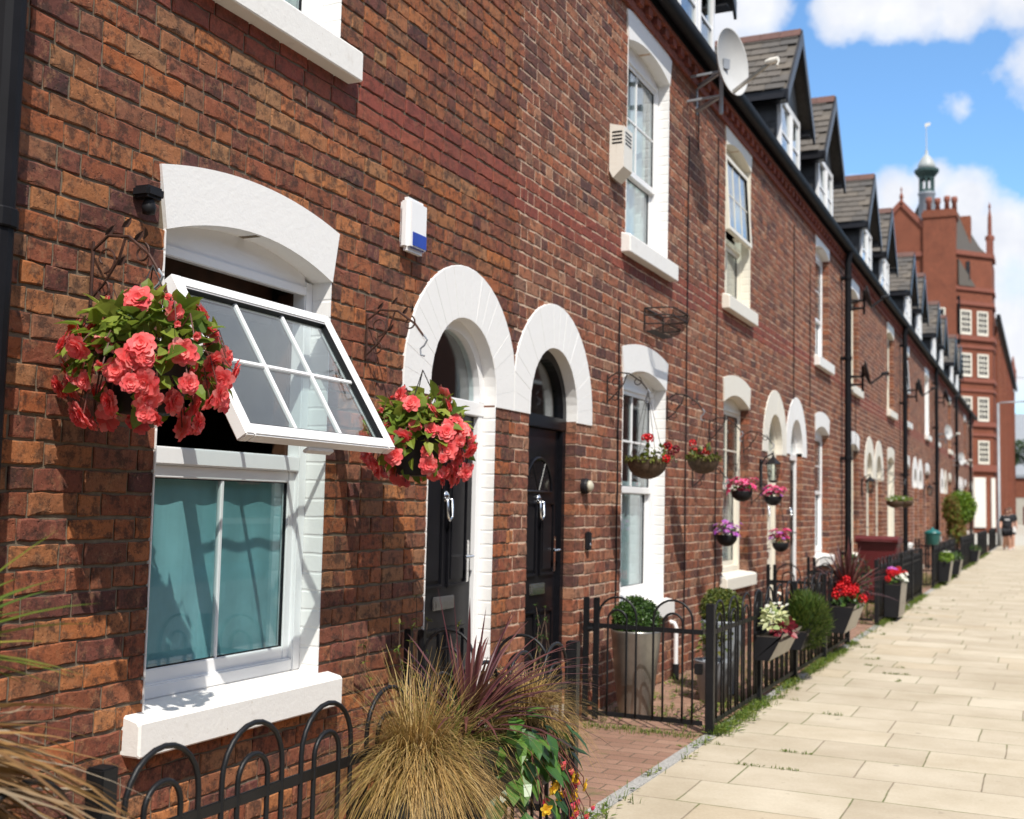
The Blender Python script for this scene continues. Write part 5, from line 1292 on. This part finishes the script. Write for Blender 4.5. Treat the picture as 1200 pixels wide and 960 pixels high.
cu = MB(); cu.lathe([(.66, 20.9), (.64, 24.0), (.60, 26.4), (.68, 26.5), (.68, 26.65)], (cx, cy, 0), 16); cu = cu.build('cupola', M['lead'], t, True)
q = MB(); 
for k in range(8): a = pi*k/4; q.tube([(cx + .52*cos(a), cy + .52*sin(a), 26.65), (cx + .52*cos(a), cy + .52*sin(a), 28.0)], .07, 6)
q.lathe([(.6, 26.65), (.6, 26.85), (.5, 26.9)], (cx, cy, 0), 16); q.lathe([(.55, 27.75), (.6, 27.9), (.92, 28.3), (.95, 28.5), (.7, 28.55)], (cx, cy, 0), 16); q.build('lantern', M['copper'], cu)
q = MB(); q.lathe([(.72, 28.5), (.66, 28.9), (.5, 29.3), (.25, 29.65), (.1, 29.8), (.12, 30.0), (.04, 30.2), (.03, 32.0), (.0, 32.1)], (cx, cy, 0), 16); q.build('dome', M['verd'], cu, True)
q = MB(); q.prism([(-.1, 32.0), (.3, 32.15), (.3, 32.35), (-.1, 32.3)], 'y', cy - .015, cy + .015); q.v = [(v[0] + cx, v[1], v[2]) for v in q.v]; q.build('weather_vane', M['cream_wood'], cu)

# ------------------------------------------------------------------ far end of the street
t = empty('far_building', (0, 168, 0), 'low pale building with red garage door and grey roof closing the street', 'building')
m = MB(); m.box((-2, 0, -.1), (14, 8, 3.6)); m.build('wall', M['concrete'], t); m = MB(); m.box((-2.0, -.04, 3.6), (14, 8, 6.2)); m.build('upper_wall', M['brick_far'], t)
m = MB(); m.prism([(-.3, 6.2), (8.3, 6.2), (8.3, 6.5), (4, 15), (-.3, 6.6)], 'x', -2.3, 14.3); m.build('roof', M['lead'], t)
m = MB(); m.box((.2, -.06, 0), (3.4, .02, 2.4)); m.build('garage_door', M['maroon'], t); m = MB(); m.box((.6, -.1, 4.1), (2.4, .02, 5.4)); m.build('window', M['mirror_black'], t)
t = empty('street_tree', (1.35, 150, 0), 'green tree far off at the right edge', 'tree')
m = MB(); m.tube([(0,0,0), (.1,0,4), (0,.1,8)], [.2,.16,.08], 8)
for k in range(6): a = k*1.1; m.tube([(0,0,5 + k*.5), (1.1*cos(a), 1.1*sin(a), 7 + k*.5)], [.08,.03], 6)
m.build('trunk', M['bark'], t); g = MB()
for k in range(9): scatter_leaves(g, r, 260, (r.gauss(0,.9), r.gauss(0,.9), 8.6 + r.gauss(0,1.1)), (.9,.9,.8), .26, .6, -1, 1, .2, .6, .2)
g.build('crown', M['tree_leaf'], t)
m = MB(); P = [(-.3 + 14*k/12, 140, 16.6 - .6*sin(pi*k/12)) for k in range(13)]; m.tube(P, .025, 5); tag(m.build('overhead_wire', M['black_plastic']), 'thin overhead wire crossing the street far off', 'wire')

# ------------------------------------------------------------------ unseen warehouse added for the panes and door gloss to reflect
t = empty('added_warehouse', (15, 0, 0), 'long dark brick warehouse out of view, added across the road for the panes to mirror', 'building')
m = MB(); m.box((0, -30, -.15), (9, 110, 7.2)); m.build('wall', M['brick_red'], t)
m = MB(); m.prism([(-.15, 7.2), (9.2, 7.2), (4.5, 9.4)], 'y', -30.2, 110.2); m.build('roof', M['slate_board'], t)
for k in range(22):
    for z in (.8, 4.2):
        m = MB(); y = -26 + 6.1*k; m.cbox((-.05, y, z), (.02, y + 2.2, z + 2.1), .01); wn = m.build('window', M['cream_wood'], t)
        m = MB(); m.box((-.06, y + .15, z + .15), (-.052, y + 2.05, z + 1.95)); m.build('pane', M['mirror_black'], wn)

# ------------------------------------------------------------------ people
def skin_body(joints, edges, radii, name, mat, parent, sub=2):
    me = bpy.data.meshes.new(name); me.from_pydata([Vector(j) for j in joints], edges, []); o = bpy.data.objects.new(name, me); COL.objects.link(o); o.parent = parent
    md = o.modifiers.new('skin', 'SKIN'); md.use_smooth_shade = True
    for v, rr in zip(me.skin_vertices[0].data, radii): v.radius = rr if isinstance(rr, tuple) else (rr, rr); v.use_root = False
    me.skin_vertices[0].data[0].use_root = True
    s = o.modifiers.new('sub', 'SUBSURF'); s.levels = sub; s.render_levels = sub; me.materials.append(mat); return o
def person(loc, rz, label, H, top, short, walk, hair, bag=None, logo=False):
    t = empty('person', loc, label, 'person', rz=rz); k = H/1.75
    # facing local -y; step: left leg forward
    J = [(0,0,.95), (0,.0,1.12), (0,.01,1.32), (0,.0,1.45), (0,-.01,1.52),        # pelvis .. neck
         (.09,0,.90), (.10,-.12*walk,.50), (.10,-.06*walk,.09), (.10,-.19*walk,.03),      # left leg, foot
         (-.09,0,.90), (-.10,.02*walk,.50), (-.10,.26*walk,.14), (-.10,.16*walk,.04),     # right leg
         (.17,.0,1.42), (.23,.06,1.15), (.24,-.02,.92), (.24,-.05,.84),
         (-.17,.0,1.42), (-.24,-.02,1.15), (-.26,-.16,.98), (-.26,-.22,.93)]
    E = [(0,1),(1,2),(2,3),(3,4),(0,5),(5,6),(6,7),(7,8),(0,9),(9,10),(10,11),(11,12),(3,13),(13,14),(14,15),(15,16),(3,17),(17,18),(18,19),(19,20)]
    R = [(.18,.13),(.17,.13),(.19,.14),(.11,.09),.07,.11,.082,.062,.05,.11,.082,.062,.05,.075,.06,.048,.042,.075,.06,.048,.042]
    skin_body([Vector(j)*k for j in J], E, [tuple(x*k for x in q) if isinstance(q, tuple) else q*k for q in R], 'body', M['skin'], t)
    bm = bmesh.new(); bmesh.ops.create_uvsphere(bm, u_segments=18, v_segments=14, radius=.1*k)
    for v in bm.verts:
        v.co.x *= .78; v.co.z *= 1.18
        if v.co.z < -.04*k and v.co.y < 0: v.co.x *= .85
        if abs(v.co.x) < .02*k and -.03*k < v.co.z < .02*k and v.co.y < -.06*k: v.co.y -= .02*k
        v.co += Vector((0, -.02, 1.635))*k
    h = MB(); h.bm(bm)
    for s in (-1, 1): h.lathe([(.0,-.02),(.016,-.012),(.016,.012),(0,.02)], (s*.078*k, 0, 1.63*k), 8)
    h.build('head', M['skin'], t, True)
    f = MB()
    for s in (-1, 1): f.lathe([(0,-.007),(.009,0),(0,.007)], (s*.03*k, -.113*k, 1.65*k), 8)
    f.box((-.022*k, -.117*k, 1.575*k), (.022*k, -.105*k, 1.583*k)); f.build('face_features', M['hair'], t)
    bm = bmesh.new(); bmesh.ops.create_uvsphere(bm, u_segments=18, v_segments=14, radius=.118*k)
    dl = [v for v in bm.verts if v.co.z < -.03*k and v.co.y < .02*k or (v.co.y < -.06*k and v.co.z < .025*k)]
    bmesh.ops.delete(bm, geom=dl, context='VERTS')
    for v in bm.verts: v.co.x *= .82; v.co.z *= 1.15; v.co += Vector((0, -.008, 1.645))*k
    h = MB(); h.bm(bm); h.build('hair', hair, t, True)
    TJ = [(0,0,.86),(0,0,1.12),(0,.01,1.32),(0,0,1.44),(.17,0,1.42),(.225,.05,1.2),(-.17,0,1.42),(-.235,-.01,1.2)]
    skin_body([Vector(j)*k for j in TJ], [(0,1),(1,2),(2,3),(3,4),(4,5),(3,6),(6,7)], [tuple(x*k for x in q) for q in [(.23,.18),(.22,.17),(.24,.175),(.14,.11),(.10,.10),(.095,.095),(.10,.10),(.095,.095)]], 'shirt', top, t)
    SJ = [(0,0,.96),(.09,0,.88),(.102,-.10*walk,.56),(-.09,0,.88),(-.102,.015*walk,.56)]
    skin_body([Vector(j)*k for j in SJ], [(0,1),(1,2),(0,3),(3,4)], [tuple(x*k for x in q) for q in [(.22,.17),(.14,.14),(.125,.125),(.14,.14),(.125,.125)]], 'shorts', short, t)
    for p, yaw in (((.10,-.12*walk-.0,.0), 0), ((-.10,.20*walk,.02), 0)):
        s = MB(); s.cbox((p[0]-.045, p[1]-.13, p[2]), (p[0]+.045, p[1]+.12, p[2]+.08), .03); s.v = [tuple(c*k for c in v) for v in s.v]; s.build('shoe', M['cloth_white'], t)
    if logo: s = MB(); s.cbox((-.09*k, -.155*k, 1.27*k), (.09*k, -.12*k, 1.33*k), .01); s.build('shirt_print', M['cloth_white'], t)
    return t
person((1.52, 51.0, 0), .1, 'person walking this way in black T-shirt and shorts with something white in hand', 1.66, M['cloth_black'], M['cloth_black'], 1.0, M['hair'], logo=True)
bag = MB(); bag.cbox((1.74, 50.68, .74), (1.86, 50.86, .96), .02); tag(bag.build('paper_bag', M['cloth_white']), 'small white bag in the hand of the nearer walking person', 'bag')
person((1.585, 53.0, 0), .1, 'second person in dark clothes walking close behind the first', 1.72, M['cloth_black'], M['cloth_black'], .8, M['bark'])

# ------------------------------------------------------------------ sky, sun, camera
SUN = Vector((1.0, -1.15, 2.04)).normalized()
wd = bpy.data.worlds.new('World'); S.world = wd; wd.use_nodes = True; wt = NT(wd.node_tree); bg = wt.n['Background']
sky = wt.new('ShaderNodeTexSky', sky_type='NISHITA'); sky.sun_disc = False; sky.sun_elevation = math.asin(SUN.z); sky.sun_rotation = atan2(SUN.x, SUN.y)
sky.air_density = 1.0; sky.dust_density = .4; sky.ozone_density = 1.6; sky.altitude = 60
gc = wt.new('ShaderNodeTexCoord').outputs['Generated']
warp = wt.vmath('SCALE', wt.vmath('SUBTRACT', wt.noise(gc, 6, 3, .5, out='Color'), (.5,.5,.5)), scale=.055)
d = wt.vmath('ADD', gc, warp)
blobs = [((-.245,.89,.40),.045,1.), ((-.20,.895,.405),.035,.9), ((-.125,.915,.395),.030,1.), ((-.09,.918,.388),.036,1.), ((-.055,.92,.388),.036,1.), ((-.015,.925,.385),.036,.9), ((.03,.925,.38),.05,.9), ((-.005,.94,.345),.028,.42), ((.025,.945,.33),.035,.5), ((-.058,.948,.316),.012,.35),
         ((-.135,.957,.255),.026,1.), ((-.108,.962,.258),.030,1.1), ((-.085,.965,.262),.026,1.1), ((-.06,.967,.245),.032,1.1), ((-.03,.97,.222),.036,1.1), ((.0,.974,.205),.036,1.1), ((-.06,.975,.20),.06,1.2), ((-.12,.97,.21),.06,1.2), ((.02,.985,.16),.06,1.1), ((-.05,.985,.14),.09,1.1), ((.06,.98,.17),.06,1.),
         ((.22,.82,.56),.20,1.1), ((.10,.80,.60),.14,1.), ((.14,.96,.27),.07,1.), ((.27,.92,.3),.12,1.), ((-.47,.79,.38),.12,1.), ((.42,.86,.35),.1,1.)]
acc = None
for c, R, wgt in blobs:
    v = wt.math('MULTIPLY', wt.math('SUBTRACT', 1., wt.math('DIVIDE', wt.vmath('DISTANCE', d, Vector(c).normalized()), R)), wgt)
    acc = v if acc is None else wt.math('SMOOTH_MAX', acc, v, .25)
acc = wt.math('MAXIMUM', acc, -1.)
rest = wt.math('SUBTRACT', wt.noise(gc, 3.2, 7, .6), .40)                     # ordinary broken cloud over the rest of the sky
sx, sy, sz = wt.sep(gc)
front = wt.ramp(sy, [(.72, 1.), (.88, 0.)])
acc = wt.math('MAXIMUM', acc, wt.math('SUBTRACT', wt.math('MULTIPLY', rest, 4.), wt.math('MULTIPLY', wt.math('SUBTRACT', 1., front), 3.)))
det = wt.math('MULTIPLY', wt.math('SUBTRACT', wt.noise(gc, 16, 7, .62), .5), 1.5)
mask = wt.ramp(wt.math('ADD', acc, det), [(.02, 0.), (.30, .75), (.62, 1.)])
shade = wt.ramp(wt.noise(wt.vmath('ADD', gc, (.01, 0, .02)), 9, 5, .6), [(.32, (5.0,5.25,5.9)), (.66, (6.9,6.95,7.1))])
blue = wt.mix(1., sky.outputs[0], (.98, 1.3, 1.5), 'MULTIPLY')
skyc = wt.mix(mask, blue, shade)
wt.l.new(skyc, bg.inputs[0]); bg.inputs[1].default_value = .12
sl = bpy.data.lights.new('sun', 'SUN'); sl.energy = 4.4; sl.angle = radians(.5); sl.color = (1, .95, .87); so = bpy.data.objects.new('sun', sl); COL.objects.link(so)
so.rotation_euler = SUN.to_track_quat('Z', 'Y').to_euler(); so.location = (20, -20, 40)

f, yaw, pitch, roll = 1366.044, .4303, .0793, .0227
fw = Vector((-sin(yaw)*cos(pitch), cos(yaw)*cos(pitch), sin(pitch))); rt = Vector((cos(yaw), sin(yaw), 0)); up = rt.cross(fw)
R_, U_ = rt*cos(roll) + up*sin(roll), -rt*sin(roll) + up*cos(roll)
cd = bpy.data.cameras.new('camera'); cam = bpy.data.objects.new('camera', cd); COL.objects.link(cam); S.camera = cam
mw = Matrix((R_, U_, -fw)).transposed().to_4x4(); mw.translation = Vector((2.7*1.1, 0, 1.3509*1.1)); cam.matrix_world = mw
cd.sensor_width = 36; cd.lens = f/1200*36; cd.clip_end = 2000; cd.clip_start = .05
cd.dof.use_dof = True; cd.dof.focus_distance = 4.3; cd.dof.aperture_fstop = 3.3
S.view_settings.view_transform = 'Standard'; S.view_settings.look = 'None'; S.view_settings.exposure = .36; S.view_settings.gamma = 1.
S.cycles.use_denoising = True; S.cycles.max_bounces = 8; S.cycles.transparent_max_bounces = 12; S.cycles.caustics_reflective = False; S.cycles.caustics_refractive = False
